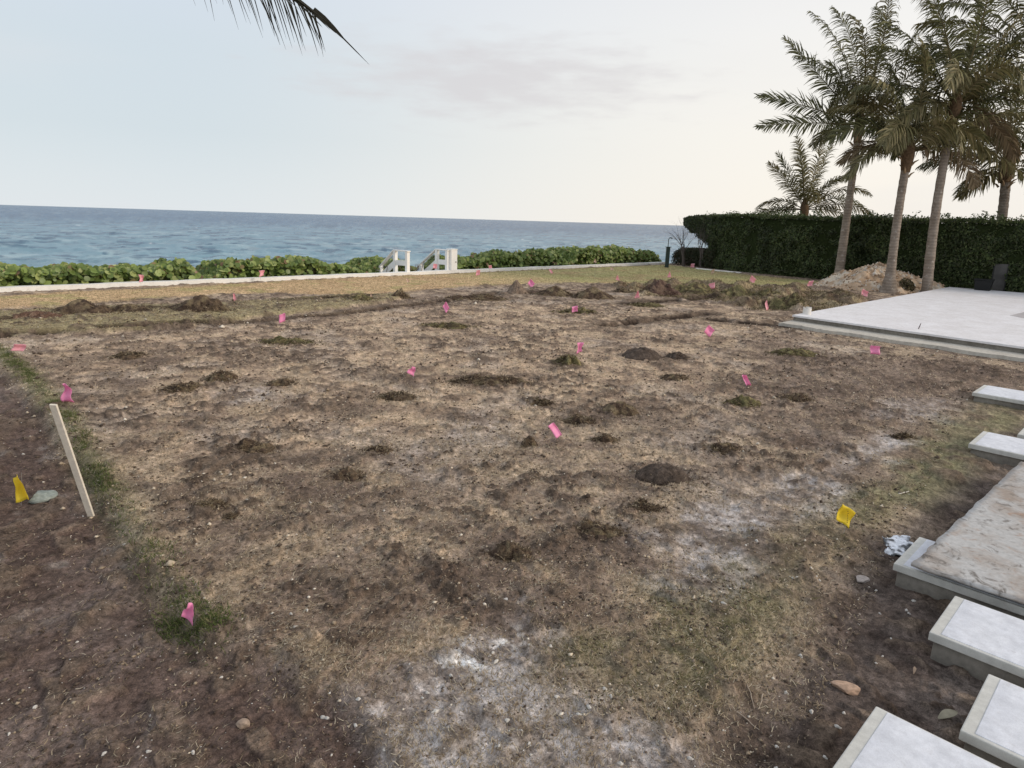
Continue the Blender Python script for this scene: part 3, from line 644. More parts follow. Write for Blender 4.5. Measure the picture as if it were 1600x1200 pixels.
def discs(P, Nn, rad, n=7, cup=.12):
    """small cupped round leaves"""
    m = len(P); Nn = Nn / np.linalg.norm(Nn, axis=1)[:, None]; ref = rng.normal(0, 1, (m, 3)); U = np.cross(Nn, ref); U /= np.linalg.norm(U, axis=1)[:, None]; W = np.cross(Nn, U)
    th = np.linspace(0, 2 * math.pi, n, endpoint=False); asp = rng.uniform(.85, 1.1, m)
    ring = P[:, None] + rad[:, None, None] * (U[:, None] * np.cos(th)[None, :, None] * asp[:, None, None] + W[:, None] * np.sin(th)[None, :, None]) + Nn[:, None] * (rad * cup)[:, None, None]
    V = np.concatenate([P[:, None] - Nn[:, None] * 0, ring], 1).reshape(-1, 3); b = np.arange(m)[:, None, None] * (n + 1)
    f = np.array([(0, 1 + k, 1 + (k + 1) % n) for k in range(n)])[None]
    return V, (b + f).reshape(-1, 3), n + 1
def seagrape(x0, x1, n, label, hfun, rad0, yo=0.):
    n = int(n * 1.5)
    x = rng.uniform(x0, x1, n); v = rng.random(n); y = WALL_Y + .42 + yo + v * 2.6
    top = hfun(x) * (.70 + .5 * fbm(x, y, 1.1, 3, 700)) * (.72 + .55 * fbm(x, y, .28, 2, 705)) * (1 - .25 * v ** 2)
    z = np.where(rng.random(n) < .5, top * (1 - np.abs(rng.normal(0, .2, n))), rng.uniform(-.35, 1, n) * top)
    edge = np.clip(np.minimum(x - x0, x1 - x) / .7, .25, 1); z = z * edge
    Nn = np.stack([rng.normal(-.1, .5, n), -rng.uniform(.1, 1.2, n), rng.uniform(.05, 1.0, n)], 1)
    rad = rng.uniform(.45, 1.2, n) * rad0
    V, Fc, q = discs(np.stack([x, y, z], 1), Nn, rad)
    C = pick(n, [(.20, .27, .07), (.26, .33, .09), (.13, .19, .05), (.33, .37, .13), (.15, .21, .055)]); old = rng.random(n) < .03; C[old] = pick(int(old.sum()), [(.30, .23, .10), (.26, .16, .09)])
    root = thing('sea_grape', ((x0 + x1) / 2, WALL_Y + 1.7, -.3), 0, label, 'sea grape', 'sea grape shrubs beyond the seawall')
    off = np.array(root.location)
    mesh_np('foliage', V - off, Fc, M_SGLEAF, root, vcol=np.repeat(C, q, 0))
    b = MB()
    for k in range(int((x1 - x0) * 3)):
        xx = random.uniform(x0 + .3, x1 - .3); yy = WALL_Y + random.uniform(.6, 2.2); h = float(hfun(np.array([xx]))[0]) * random.uniform(.6, .9)
        b.tube([Vector((xx, yy, -.9)) - Vector(off), Vector((xx + random.uniform(-.2, .2), yy, -.1)) - Vector(off), Vector((xx + random.uniform(-.4, .4), yy + random.uniform(-.2, .2), h)) - Vector(off)], [.03, .02, .01], 5)
    b.build('stems', simple('sea grape stem', (.16, .11, .07), .9), root)['kind'] = 'stuff'
bump_ = lambda x, c, w, a: a * np.exp(-((x - c) / w) ** 2)
seagrape(-7, 8.6, 9500, 'bright green sea grape bank left of the stairs, large round leaves', lambda x: .55 + .05 * np.sin(x * 1.7) + .07 * np.sin(x * 4.1 + 1), .098)
seagrape(8.6, 15.2, 4800, 'sea grape shrub just left of the white stair railings', lambda x: .60 + .06 * np.sin(x * 2.1) + bump_(x, 11.3, 1.0, .15) - bump_(x, 15.6, 1.8, .42), .10)
seagrape(16.0, 18.6, 1400, 'small dark sea grape growing between and behind the railings', lambda x: .46 + .06 * np.sin(x * 3), .095, 1.7)
seagrape(19.5, 27.5, 7600, 'tall leafy sea grape shrub right of the white box post', lambda x: .62 + .028 * (x - 19.5) + .09 * np.sin(x * 2.3) + .06 * np.sin(x * 6), .095)
seagrape(27.5, 36.4, 8600, 'dense sea grape shrub at the right end of the seawall', lambda x: .98 + .10 * np.sin(x * 1.9 + 2) - .17 * np.clip(x - 33.8, 0, 3), .095)

# ------------------------------------------------------------------ beach stair railings and box post
def at_wall(px_): d = FW + (px_ - 800) / FPX * RT - (431 - 600) / FPX * UP; return float(d[0] * (WALL_Y + .15) / d[1])
def on_plane(X, px_, py_):
    d = FW + (px_ - 800) / FPX * RT - (py_ - 600) / FPX * UP; t = X / d[0]; P = CAM + d * t; return float(P[1]) - WALL_Y, float(P[2])
def railing(px_post, pts, label):
    X = at_wall(px_post); Q = [on_plane(X, *p) for p in pts]     # top of near post, top of far post, top of low post, rail end, lower rail: near, bend, end
    t_ = thing('stair_railing', (X, WALL_Y, 0), 0, label, 'railing', 'white railings of the beach stairs'); (y1, z1), (y2, z2), (yl, zl), (ye, ze), (a1, c1), (a2, c2), (a3, c3) = Q
    z1 = z2 = (z1 + z2) / 2
    for yy, zb, zt in ((y1, .12, z1), (y2, -.8, z2), (yl, -1.9, zl)):
        b = MB(); b.box(-.075, .075, yy - .075, yy + .075, zb, zt); b.build('post', M_PAINT, t_, .006)
    b = MB(); b.bar((0, y1 - .12, z1 + .022), (0, y2 + .05, z1 + .022), .17, .045); b.bar((0, y2 + .05, z1 + .022), (0, ye, ze), .17, .045); b.build('handrail', M_PAINT, t_, .005)
    b = MB(); b.bar((.0, y1 + .08, c1), (.0, y2 - .08, c2), .05, .22); b.bar((.0, y2, c2), (.0, a3, c3), .05, .24); b.build('lower_rail', M_PAINT, t_)
    b = MB()
    for k in range(3): u = (k + 1) / 4; b.bar((0, y2, z1 - (z1 - c2) * u), (0, ye - .1, ze + (c3 - ze) * u * .4), .012, .012)
    b.build('cable', M_WIRE, t_)
railing(636.5, [(636.5, 393), (617.5, 392), (595, 415), (584, 429), (633, 411), (618, 410), (599, 428)], 'left white railing of the beach stairs, the farther from the box post')
railing(700, [(699, 391), (683, 391), (658.5, 414), (643, 427), (698, 410), (684, 409), (663, 427)], 'right white railing of the beach stairs, joined to the box post')
q = at(706, 431)
t_ = thing('gate_post', (at_wall(706.5), WALL_Y + .17, .12), 0, 'square white box post at the right of the stair railings', 'post')
b = MB(); b.box(-.17, .17, -.17, .17, 0, .92); b.build('post_body', M_PAINT, t_, .008)
b = MB(); b.box(-.185, .185, -.185, .185, .922, .955); b.build('cap', M_PAINT, t_, .006)
b = MB(); b.tube([(.08, -.172, .38), (.08, -.20, .38)], .022, 10); b.build('latch', simple('dark steel', (.06, .05, .05), .4), t_)
q2 = Vector(((at_wall(636.5) + at_wall(699)) / 2 - .1, WALL_Y, 0))
t_ = thing('beach_stairs', q2, 0, 'white wooden steps going down to the beach between the two railings', 'stairs')
for k in range(7):
    b = MB(); b.box(-.75, .95, .40 + k * .30, .68 + k * .30, .02 - k * .18, .06 - k * .18); b.build('step', M_PAINT, t_)

# ------------------------------------------------------------------ terrace, strip, pavers
TZ = .13
def slab(name, x0, x1, y0, y1, z1, th, mat, label, cat, foot=True, rim=True, group=None, inset=.025):
    t_ = thing(name, (x0, y1, 0), 0, label, cat, group)
    b = MB(); b.box(0, x1 - x0, y0 - y1, 0, z1 - th, z1); b.build('top_slab', M_RIM, t_, .006)
    if foot: b = MB(); b.box(inset, x1 - x0 - inset, y0 - y1 + inset, -inset, -.3, z1 - th - .001); b.build('footing', M_FOOT, t_, .01)
    if rim: b = MB(); b.box(.022, x1 - x0 - .012, y0 - y1 + .01, -.055, z1 - .02, z1 + .003); b.build('inlay', mat, t_, .002)
    return t_
PZ = TZ; TZ = .20
TX = float(at(1238, 492, TZ)[0]); TY = float(at(1238, 492, TZ)[1])
TFX = float(at(1600, 542, TZ)[0])
t_ = thing('terrace', (TX, TY, 0), 0, 'large white concrete terrace slab at the right below the palms', 'terrace')
b = MB(); b.add([(0, 0, TZ), (33.0 - TX, 0, TZ), (33.0 - TX, -16, TZ), (-1.9, -16, TZ), (0, 0, TZ - .05), (33.0 - TX, 0, TZ - .05), (33.0 - TX, -16, TZ - .05), (-1.9, -16, TZ - .05)],
      [(3, 2, 1, 0), (4, 5, 6, 7), (0, 1, 5, 4), (1, 2, 6, 5), (2, 3, 7, 6), (3, 0, 4, 7)]); b.build('top_slab', M_TERR, t_, .008)
b = MB(); b.add([(.03, -.03, TZ - .051), (32 - TX, -.03, TZ - .051), (32 - TX, -15.9, TZ - .051), (-1.86, -15.9, TZ - .051), (.03, -.03, -.4), (32 - TX, -.03, -.4), (32 - TX, -15.9, -.4), (-1.86, -15.9, -.4)],
      [(3, 2, 1, 0), (4, 5, 6, 7), (0, 1, 5, 4), (1, 2, 6, 5), (2, 3, 7, 6), (3, 0, 4, 7)]); b.build('footing', M_FOOT, t_, .01)
pc = [at(1578, 493, TZ), at(1640, 478, TZ), at(1720, 490, TZ), at(1640, 505, TZ)]
b = MB(); b.add([(p[0] - TX, p[1] - TY, TZ + .004) for p in pc] + [(p[0] - TX, p[1] - TY, TZ - .004) for p in pc], [(3, 2, 1, 0), (0, 1, 5, 4), (1, 2, 6, 5), (2, 3, 7, 6), (3, 0, 4, 7)])
b.build('patch', simple('grey patched concrete', (.45, .42, .41), .9), t_)
# screed strip in front, ragged outer edge
ea = np.array(at(1216, 506, .02)[:2]); eb = np.array(at(1600, 563, .02)[:2]); ed = eb - ea; ed = ed / np.linalg.norm(ed); L = 14.0; nrm = np.array([ed[1], -ed[0]])
if nrm @ (np.array([TX, TY]) - ea) < 0: nrm = -nrm
n = 150; vs = []; inn0 = np.array([TX + .04, TY]); inn1 = np.array([TX - 1.9 + .04, TY - 16])
for i in range(n + 1):
    p = ea + ed * (L * i / n) + nrm * random.uniform(-.03, .05) + nrm * .06 * math.sin(i * .37); s_ = i / n; q = inn0 + (inn1 - inn0) * s_ * (L / 16)
    vs += [(p[0] , p[1], -.15), (p[0] + .02 * nrm[0], p[1] + .02 * nrm[1], .045 + random.uniform(-.004, .004)), (q[0], q[1], .055)]
b = MB(); b.add(vs, [(3 * i + k, 3 * i + 3 + k, 3 * i + 4 + k, 3 * i + 1 + k) for i in range(n) for k in range(2)])
o = b.build('mortar_strip', M_STRIP); tag(o, 'ragged beige mortar strip along the front of the white terrace', 'strip')
TERZ = TZ; TZ = PZ
def corner(px_, py_): p = at(px_, py_, TZ); return float(p[0]), float(p[1])
gp = 'concrete pavers stepping along the right edge'
def paver(far, near, label, yr=-1.6, xw=None):
    xf, yf = corner(*far); xn, yn = corner(*near); yl = (yf + yn) / 2
    return slab('paver', xn, xf, yr, yl, TZ, .055, M_SLAB, label, 'paver', group=gp)
paver((1370, 1103), (1296, 1203), 'nearest pale concrete paver cut by the bottom edge of the view')
paver((1545, 1052), (1500, 1140), 'pale concrete paver in the lower right corner, second nearest')
paver((1492, 930), (1452, 987), 'bluish white concrete paver just below the stained board')
paver((1436, 838), (1397, 880), 'concrete paver sticking out from under the stained board')
paver((1535, 673), (1515, 693), 'white concrete paver beyond the far end of the stained board')
paver((1537, 601), (1520, 613), 'farthest white concrete paver at the right edge')
xf, yf = corner(1590, 678); slab('paver', xf, xf + .6, -1.6, yf, TZ, .055, M_SLAB, 'concrete paver showing only a corner at the right edge', 'paver', group=gp)
for xx, yy in ((5.85, .55), (6.55, .5), (7.3, .4)): slab('paver', xx, xx + .58, -1.6, yy, TZ, .055, M_SLAB, 'pale concrete paver hidden under the stained board', 'paver', group=gp)
# stained board lying over the pavers
t = NT('stained plaster board'); n1 = t.noise(2.4, 5, .6, dist=.6); n2 = t.noise(7.5, 5, .65, dist=.8); n3 = t.noise(26, 5, .6, stretch=(1, 1, 1))
c = t.mix(t.rng(n1, .36, .60), (.36, .30, .25), (.50, .49, .47)); c = t.mix(t.rng(n2, .56, .66, 0, .9), c, (.17, .15, .13)); c = t.mix(t.rng(n2, .44, .32, 0, .75), c, (.38, .26, .19)); c = t.mix(t.rng(t.noise(11, 3, .5), .62, .74, 0, .5), c, (.16, .14, .12))
c = t.mix(1., c, t.mix(t.rng(n3, .3, .7), .82, 1.1), 'MULTIPLY'); t.bump(n3, .3, .004); M_BOARD = t.fin(c, .8, .25)
bz = .205; pa = at(1425, 880, bz); pb = at(1457, 843, bz); pc_ = at(1600, 716, bz); pd = at(1600, 951, bz)
x0 = float(pa[0]); x1 = 8.05; yl = float(pa[1]); yr = -.45
root = thing('plywood_sheet', (x0, yl, TZ), 0, 'large stained beige board lying across the concrete pavers', 'board')
nx, ny = 60, 30; xs, ys = np.meshgrid(np.linspace(0, x1 - x0, nx), np.linspace(yr - yl, 0, ny)); xf_, yf_ = xs.ravel(), ys.ravel()
ej = .02 * (fbm(xf_, yf_, .12, 3, 900) - .5); skew = -.035 * xf_ / (x1 - x0) * (x1 - x0)
edge = (xf_ < 1e-3); yy_ = yf_ + skew + ej * (np.abs(yf_) < 1e-3) * 1.5; xx_ = xf_ + ej * 2.2 * edge
zt = bz - TZ + .012 * (fbm(xf_, yf_, .8, 2, 901) - .5); V1 = np.stack([xx_, yy_, zt], 1); V2 = V1.copy(); V2[:, 2] -= .022
n = nx * ny; i = np.arange(ny - 1)[:, None] * nx; j = np.arange(nx - 1)[None, :]; Fq = np.stack([i + j, i + j + 1, i + nx + j + 1, i + nx + j], -1).reshape(-1, 4)
ring = list(range(nx)) + [nx * k + nx - 1 for k in range(1, ny)] + [nx * (ny - 1) + k for k in range(nx - 2, -1, -1)] + [nx * k for k in range(ny - 2, 0, -1)]
side = np.array([(ring[(k + 1) % len(ring)], ring[k], n + ring[k], n + ring[(k + 1) % len(ring)]) for k in range(len(ring))])
mesh_np('board', np.concatenate([V1, V2]), np.concatenate([Fq, Fq[:, ::-1] + n, side]), M_BOARD, root)
b = MB(); b.box(.55, x1 - x0 - .4, -.62, -.55, .003, bz - TZ - .03); b.box(.5, x1 - x0 - .4, -1.1, -1.03, .003, bz - TZ - .03); b.build('batten', M_LATH, root)

# white powder spill beside the paver
q = at(1405, 850)
def blob_patch(name, px_, py_, aw, ad, mat, colr, label, cat, seed, th=.014, rough=3.6, thr=.46):
    q = at(px_, py_); n = 70; u, v = np.meshgrid(np.linspace(-1, 1, n), np.linspace(-1, 1, n)); u = u.ravel(); v = v.ravel()
    x = q[0] + u * aw * R0[0] + v * ad * HF[0]; y = q[1] + u * aw * R0[1] + v * ad * HF[1]
    f = 1 - np.hypot(u, v) + rough * (fbm(x, y, .09, 4, seed) - .5); g_ = height(x, y); z = g_ + np.clip(sst(-.02, .35, f), 0, 1) * th + (f < .0) * -.02 + .002
    idx = np.arange(n * n).reshape(n, n); a_, b_, c_, d_ = idx[:-1, :-1].ravel(), idx[:-1, 1:].ravel(), idx[1:, 1:].ravel(), idx[1:, :-1].ravel()
    keep = (f[a_] > 0) | (f[c_] > 0); Fc = np.stack([a_, b_, c_, d_], 1)[keep]
    o = mesh_np(name, np.stack([x - q[0], y - q[1], z], 1), Fc, mat, vcol=np.zeros((n * n, 3)) + np.array(colr) * (.25 + 1.35 * sst(.35, .6, fbm(x, y, .05, 4, seed + 3)))[:, None], smooth=True); o.location = (q[0], q[1], 0)
    return tag(o, label, cat)
blob_patch('plaster_spill', 1412, 849, .21, .16, M_STONE, (.52, .54, .57), 'white plaster spill on the soil at the corner of the paver', 'plaster spill', 5)

# ------------------------------------------------------------------ small loose things
def rock(name, px_, py_, wpx, dpx, hm, colr, label, cat, seed, group=None, rz=0., lift=0.):
    q = at(px_, py_); D = float(np.dot(q - CAM, FW)); rx = wpx / FPX * D / 2; ry = dpx
    bm = bmesh.new(); bmesh.ops.create_icosphere(bm, subdivisions=3, radius=1)
    rs_ = np.random.default_rng(seed); dirs = rs_.normal(0, 1, (9, 3)); dirs /= np.linalg.norm(dirs, axis=1)[:, None]; cut = rs_.uniform(.55, .85, 9)
    for v in bm.verts:
        p = np.array(v.co)
        for d_, c_ in zip(dirs, cut):
            e_ = p @ d_
            if e_ > c_: p = p - d_ * (e_ - c_)
        k_ = 1 + .12 * (vn(np.array([p[0] * 3 + seed]), np.array([p[1] * 3 + p[2] * 2]), seed)[0] - .5)
        v.co = (p[0] * rx * k_, p[1] * ry * k_, p[2] * hm * k_)
    me = bpy.data.meshes.new(name); bm.to_mesh(me); bm.free(); me.materials.append(M_STONE)
    a_ = me.color_attributes.new('Col', 'FLOAT_COLOR', 'POINT'); cc = np.ones((len(me.vertices), 4), np.float32); cc[:, :3] = np.array(colr) * rs_.uniform(.85, 1.12, (len(me.vertices), 1)); a_.data.foreach_set('color', cc.ravel())
    o = bpy.data.objects.new(name, me); col.objects.link(o); o.location = (q[0], q[1], GZ(q[0], q[1]) + hm * .25 + lift); o.rotation_euler = (0, 0, rz - R(AZ)); tag(o, label, cat, group); return o
rock('stone', 1324, 1066, 50, .045, .035, (.48, .33, .235), 'flat salmon coloured stone on the soil left of the nearest pavers', 'stone', 3, rz=-.35)
rock('stone', 1348, 901, 26, .05, .022, (.40, .35, .315), 'small grey beige stone left of the covered paver', 'stone', 4, rz=.2)
rock('stone', 66, 770, 40, .12, .06, (.27, .30, .27), 'flat grey green stone beside the left yellow flag', 'stone', 14, rz=.2, lift=.02)
rock('stone', 378, 1115, 22, .03, .03, (.34, .26, .20), 'round tan stone on the umber soil at the lower left', 'stone', 7)
rock('stone', 790, 940, 14, .02, .018, (.50, .48, .45), 'white pebble above the chalky patch at the bottom', 'stone', 8)
PEB = [(510, 1102), (213, 1147), (230, 1155), (118, 985), (905, 648), (1238, 905), (1245, 903), (1370, 915), (1418, 944), (1422, 950), (1430, 930), (1270, 1100), (1215, 1160), (1252, 1020), (1376, 952), (1345, 950), (1393, 993),
       (1275, 905), (1130, 948), (1110, 945), (1280, 907), (1182, 850), (1165, 855), (1254, 742), (1245, 700), (1254, 697), (1222, 702), (1208, 707), (985, 735), (928, 662), (140, 648), (152, 640), (150, 780), (128, 795), (35, 700), (62, 665), (945, 1075), (955, 1085), (990, 1180),
       (860, 1010), (828, 1008), (775, 1030), (770, 1015), (765, 1020), (780, 1045), (668, 1075), (660, 1082), (515, 1075), (505, 1100), (555, 1120), (517, 1158), (793, 1125), (775, 1160), (780, 1160), (830, 1170), (827, 1155), (815, 1142), (955, 1178), (970, 1185), (702, 1010), (735, 990), (705, 1050),
       (680, 1105), (600, 1165), (640, 1040), (855, 1095), (870, 1085), (865, 1070), (880, 1060), (905, 1115), (920, 1105), (560, 1090), (1290, 1180), (1214, 1192), (1106, 1190), (1080, 1175), (300, 1160), (160, 1160), (10, 1125), (52, 1088), (233, 1100), (345, 1048), (455, 960), (480, 955), (600, 800), (650, 790), (485, 785), (1230, 1075), (1310, 1130), (1380, 1020), (1370, 1030), (1320, 1105)]
first = None
for i, (a_, b_) in enumerate(PEB):
    q = at(a_, b_)
    if first is None:
        first = rock('pebble', a_, b_, 9, .011, .009, (.58, .55, .50), 'small whitish pebble lying on the bare soil and thatch', 'pebble', 21, 'whitish pebbles scattered over the yard')
        continue
    o = first.copy(); col.objects.link(o); s_ = random.uniform(.45, 1.25); o.scale = (s_ * random.uniform(.8, 1.3), s_, s_); o.location = (q[0], q[1], GZ(q[0], q[1]) + .003); o.rotation_euler = (0, 0, random.uniform(0, 6))
def stick(name, A_, B_, rad, mat, label, cat, lift=.006, group=None):
    p = at(*A_); q = at(*B_); n = 6; P = []
    for i in range(n + 1):
        t_ = i / n; v = p * (1 - t_) + q * t_; v[2] = GZ(v[0], v[1]) + lift + random.uniform(0, .002); v[:2] += np.random.default_rng(i).normal(0, .0015, 2); P.append(v - np.array([p[0], p[1], 0]))
    b = MB(); b.tube(P, [rad * (1 - .4 * i / n) for i in range(n + 1)], 6); o = b.build(name, mat); o.location = (p[0], p[1], 0); tag(o, label, cat, group); return o
M_TWIG = simple('bleached twig', (.40, .33, .26), .85, .15, .2, 30)
stick('twig', (1163, 1065), (1180, 1103), .0028, M_TWIG, 'longer bleached twig pointing down left of the salmon stone', 'twig')
stick('twig', (1193, 1078), (1186, 1103), .0032, M_TWIG, 'short pale twig forming a V with the longer one', 'twig')
stick('twig', (1152, 1108), (1188, 1134), .0028, M_TWIG, 'thin pale twig below the V-shaped pair', 'twig')
stick('twig', (1404, 773), (1420, 770), .006, simple('white chip', (.62, .58, .5), .8), 'short white chip of wood on the green patch', 'wood chip')
# leaf litter
def dead_leaf(px_, py_, L, Wd, rz, c_, label):
    q = at(px_, py_); b = MB(); n = 8; Lp = []; Rp = []
    for i in range(n + 1):
        t_ = i / n; w_ = Wd * math.sin(math.pi * min(.97, max(.03, t_))) ** .8; zc = .012 + .018 * math.sin(t_ * 2.6)
        Lp.append((L * (t_ - .5), w_, zc + .01)); Rp.append((L * (t_ - .5), -w_, zc + .004))
    b.strip(Lp, Rp); o = b.build('dead_leaf', simple('dead leaf', c_, .8, .2, .25, 20)); o.location = (q[0], q[1], GZ(q[0], q[1])); o.rotation_euler = (0, 0, rz); tag(o, label, 'leaf')
    m = o.modifiers.new('s', 'SOLIDIFY'); m.thickness = .001
dead_leaf(1482, 1114, .13, .024, -R(AZ) + .3, (.33, .30, .22), 'curled dry grey leaf beside the second nearest paver')
dead_leaf(1430, 1042, .06, .008, -R(AZ) + .9, (.26, .20, .15), 'thin brown leaf strip on the soil left of the bluish paver')
dead_leaf(1456, 1150, .14, .02, -R(AZ) - .5, (.055, .045, .035), 'dark rotten leaf on the soil between the two nearest pavers')

# stake leaning at the left
pb_ = at(141, 796); D0 = float(np.dot(pb_ - CAM, FW)); top = at(83, 632, .98)
root = thing('wooden_stake', (pb_[0], pb_[1], GZ(pb_[0], pb_[1])), 0, 'pale wooden lath stake leaning at the left by the yellow flag', 'stake')
tv = Vector(top - np.array([pb_[0], pb_[1], root.location[2]])); d_ = tv.normalized()
b = MB(); b.bar(-d_ * .02, tv, .052, .018, up=Vector(-HF)); b.build('lath', M_LATH, root, .002)

# notched pipe and rebar stub on the terrace
TZ = TERZ
q = at(1258, 491, TZ)
b = MB(); n = 28; vs = []
for k, (r_o, zz) in enumerate(((.105, 0), (.105, .19), (.092, .19), (.092, .01))):
    for i in range(n):
        a_ = 2 * math.pi * i / n; notch = (-.03 if (i // 4) % 2 else 0) if zz > .1 else 0; vs.append((r_o * math.cos(a_), r_o * math.sin(a_), zz + notch))
b.add(vs, [(k * n + i, k * n + (i + 1) % n, (k + 1) * n + (i + 1) % n, (k + 1) * n + i) for k in range(3) for i in range(n)] + [tuple(3 * n + i for i in range(n))])
o = b.build('pipe_stub', simple('white pvc', (.72, .69, .64), .5, .4, .05)); o.location = (q[0] + .05, q[1] - .02, TZ); tag(o, 'short white notched pipe standing on the terrace corner', 'pipe')
q = at(1435, 514, TZ); b = MB(); b.tube([(0, 0, 0), (.02, -.01, .06), (.045, -.02, .13)], [.012, .012, .009], 8)
o = b.build('rebar_stub', simple('rusty steel', (.16, .13, .13), .8)); o.location = (q[0], q[1], TZ); tag(o, 'small dark metal stub sticking up from the white terrace', 'rebar')

# rubble heap under the palms
q0 = at(1358, 452); cols_ = [(.48, .34, .225), (.62, .46, .32), (.66, .57, .45)]
root = thing('rubble_heap', (q0[0] + .9, q0[1], 0), 0, 'tan heap of broken coral stone at the feet of the palms', 'rubble heap')
o = lump('heap_body', q0[0] + .9, q0[1] + .05, 2.6, 2.1, .98, M_STONE, cols_, -R(AZ), 77, .42, 60, peak=1.6, cellf=.55); o.parent = root; o.location = (0, 0, 0)
HB = o
vs_ = np.empty(len(o.data.vertices) * 3); o.data.vertices.foreach_get('co', vs_); vs_ = vs_.reshape(-1, 3)
n = 1500; ii = rng.integers(0, len(vs_), n); P = vs_[ii] + rng.normal(0, .02, (n, 3)); low = rng.random(n) < .35
sp_ = rng.uniform(1, 1.25, n); P[low, :2] *= sp_[low, None]; gx = P[:, 0] + root.location[0]; gy = P[:, 1] + root.location[1]
P[low, 2] = np.minimum(P[low, 2], height(gx, gy)[low] + .25 * (P[low, 2])); sz = rng.uniform(.02, .085, n) * (1 + (rng.random(n) < .08) * .8)
V = (oct_[None] * rng.uniform(.6, 1.3, (n, 6, 3))) * sz[:, None, None] + P[:, None]
Fc = (np.arange(n)[:, None, None] * 6 + of[None]).reshape(-1, 3)
mesh_np('loose_stones', V.reshape(-1, 3), Fc, M_STONE, root, vcol=np.repeat(pick(n, [(.50, .36, .24), (.60, .50, .39), (.38, .26, .17), (.62, .56, .48)]), 6, 0))['kind'] = 'stuff'

# ------------------------------------------------------------------ hedge and shrubs
def leafcloud(P, Nn, sz, cols):
    m = len(P); Nn = Nn / np.linalg.norm(Nn, axis=1)[:, None]; ref = rng.normal(0, 1, (m, 3)); U = np.cross(Nn, ref); U /= np.linalg.norm(U, axis=1)[:, None]; W = np.cross(Nn, U)
    s_ = sz[:, None]; V = np.stack([P - U * s_, P + W * s_ * .42 + Nn * s_ * .12, P + U * s_, P - W * s_ * .42 + Nn * s_ * .12], 1).reshape(-1, 3)
    return V, np.arange(m * 4).reshape(m, 4), np.repeat(cols, 4, 0)
HP = np.array([(36.6, 22.6), (34.9, 18.5), (33.9, 14.5), (33.6, 10.), (33.5, 4.), (33.4, -2), (33.3, -14)])
def hedge_front(yq): return np.interp(-yq, -HP[:, 1], HP[:, 0])
HCOL = [(.040, .058, .020), (.058, .080, .027), (.028, .040, .015), (.085, .105, .038), (.055, .060, .030)]
def hedge_top(yq): return 2.98 + .10 * (fbm(yq, yq * 0 + 3, 2.2, 3, 800) - .5) * 2 - .07 * sst(8, 2, yq) - .18 * sst(0, -6, yq)
root = thing('hedge', (34.5, 5, 0), 0, 'tall dark green clipped hedge closing the right side of the yard', 'hedge')
off = np.array([34.5, 5, 0])
ycut = 20.3
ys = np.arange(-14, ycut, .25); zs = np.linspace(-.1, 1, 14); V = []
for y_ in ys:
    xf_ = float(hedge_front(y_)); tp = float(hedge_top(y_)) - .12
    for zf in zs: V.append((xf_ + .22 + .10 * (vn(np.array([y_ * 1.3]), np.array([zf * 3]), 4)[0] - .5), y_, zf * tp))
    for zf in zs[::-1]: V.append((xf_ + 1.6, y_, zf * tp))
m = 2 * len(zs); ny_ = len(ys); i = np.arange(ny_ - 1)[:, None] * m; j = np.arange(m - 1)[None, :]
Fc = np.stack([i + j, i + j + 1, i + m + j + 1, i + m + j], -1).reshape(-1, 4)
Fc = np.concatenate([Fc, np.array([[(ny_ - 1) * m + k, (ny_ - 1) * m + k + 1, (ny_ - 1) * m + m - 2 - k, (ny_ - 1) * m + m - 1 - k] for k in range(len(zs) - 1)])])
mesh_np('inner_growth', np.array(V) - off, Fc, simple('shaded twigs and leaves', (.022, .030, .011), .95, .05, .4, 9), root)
n = 105000; y_ = rng.uniform(-12, ycut, n); f = rng.random(n) < .80
tp = hedge_top(y_); z_ = np.where(f, rng.uniform(0, 1, n) * tp, tp + rng.normal(-.02, .05, n)); bul = .60 * (fbm(y_, z_, .9, 3, 810) - .5) + .30 * (fbm(y_, z_, .3, 2, 815) - .5)
x_ = np.where(f, hedge_front(y_) + .02 + bul + rng.uniform(0, .22, n) + .10 * sst(.5, 1, z_ / tp) ** 2, hedge_front(y_) + rng.uniform(0, 1.5, n))
hole = (np.abs(y_ - 5.65) < .24 + .25 * (fbm(z_, z_ * 0, .2, 2, 77) - .5)) & (z_ < 1.25) & f                      # the bare gap in the hedge foot
dead = fbm(y_, z_, .5, 3, 840) < .28
k = ~hole & ~(dead & f & (rng.random(n) < .5))
P = np.stack([x_, y_, z_], 1)[k]; n2_ = len(P); fk = f[k]
Nn = np.where(fk[:, None], np.stack([-rng.uniform(.2, 1.2, n2_), rng.normal(0, .5, n2_), rng.normal(.25, .5, n2_)], 1), np.stack([rng.normal(-.3, .6, n2_), rng.normal(0, .6, n2_), rng.uniform(.2, 1, n2_)], 1))
hc = 1.35 * pick(n2_, HCOL) * (.45 + 1.1 * fbm(P[:, 1], P[:, 2] * 1.3, .7, 3, 899))[:, None]; topm = (~fk) & (rng.random(n2_) < .5); hc[topm] = pick(int(topm.sum()), [(.10, .13, .04), (.08, .11, .035), (.14, .15, .06)])
V, Fc, C4 = leafcloud(P - off, Nn, rng.uniform(.035, .085, n2_), hc)
mesh_np('foliage', V, Fc, M_LEAF, root, vcol=C4)
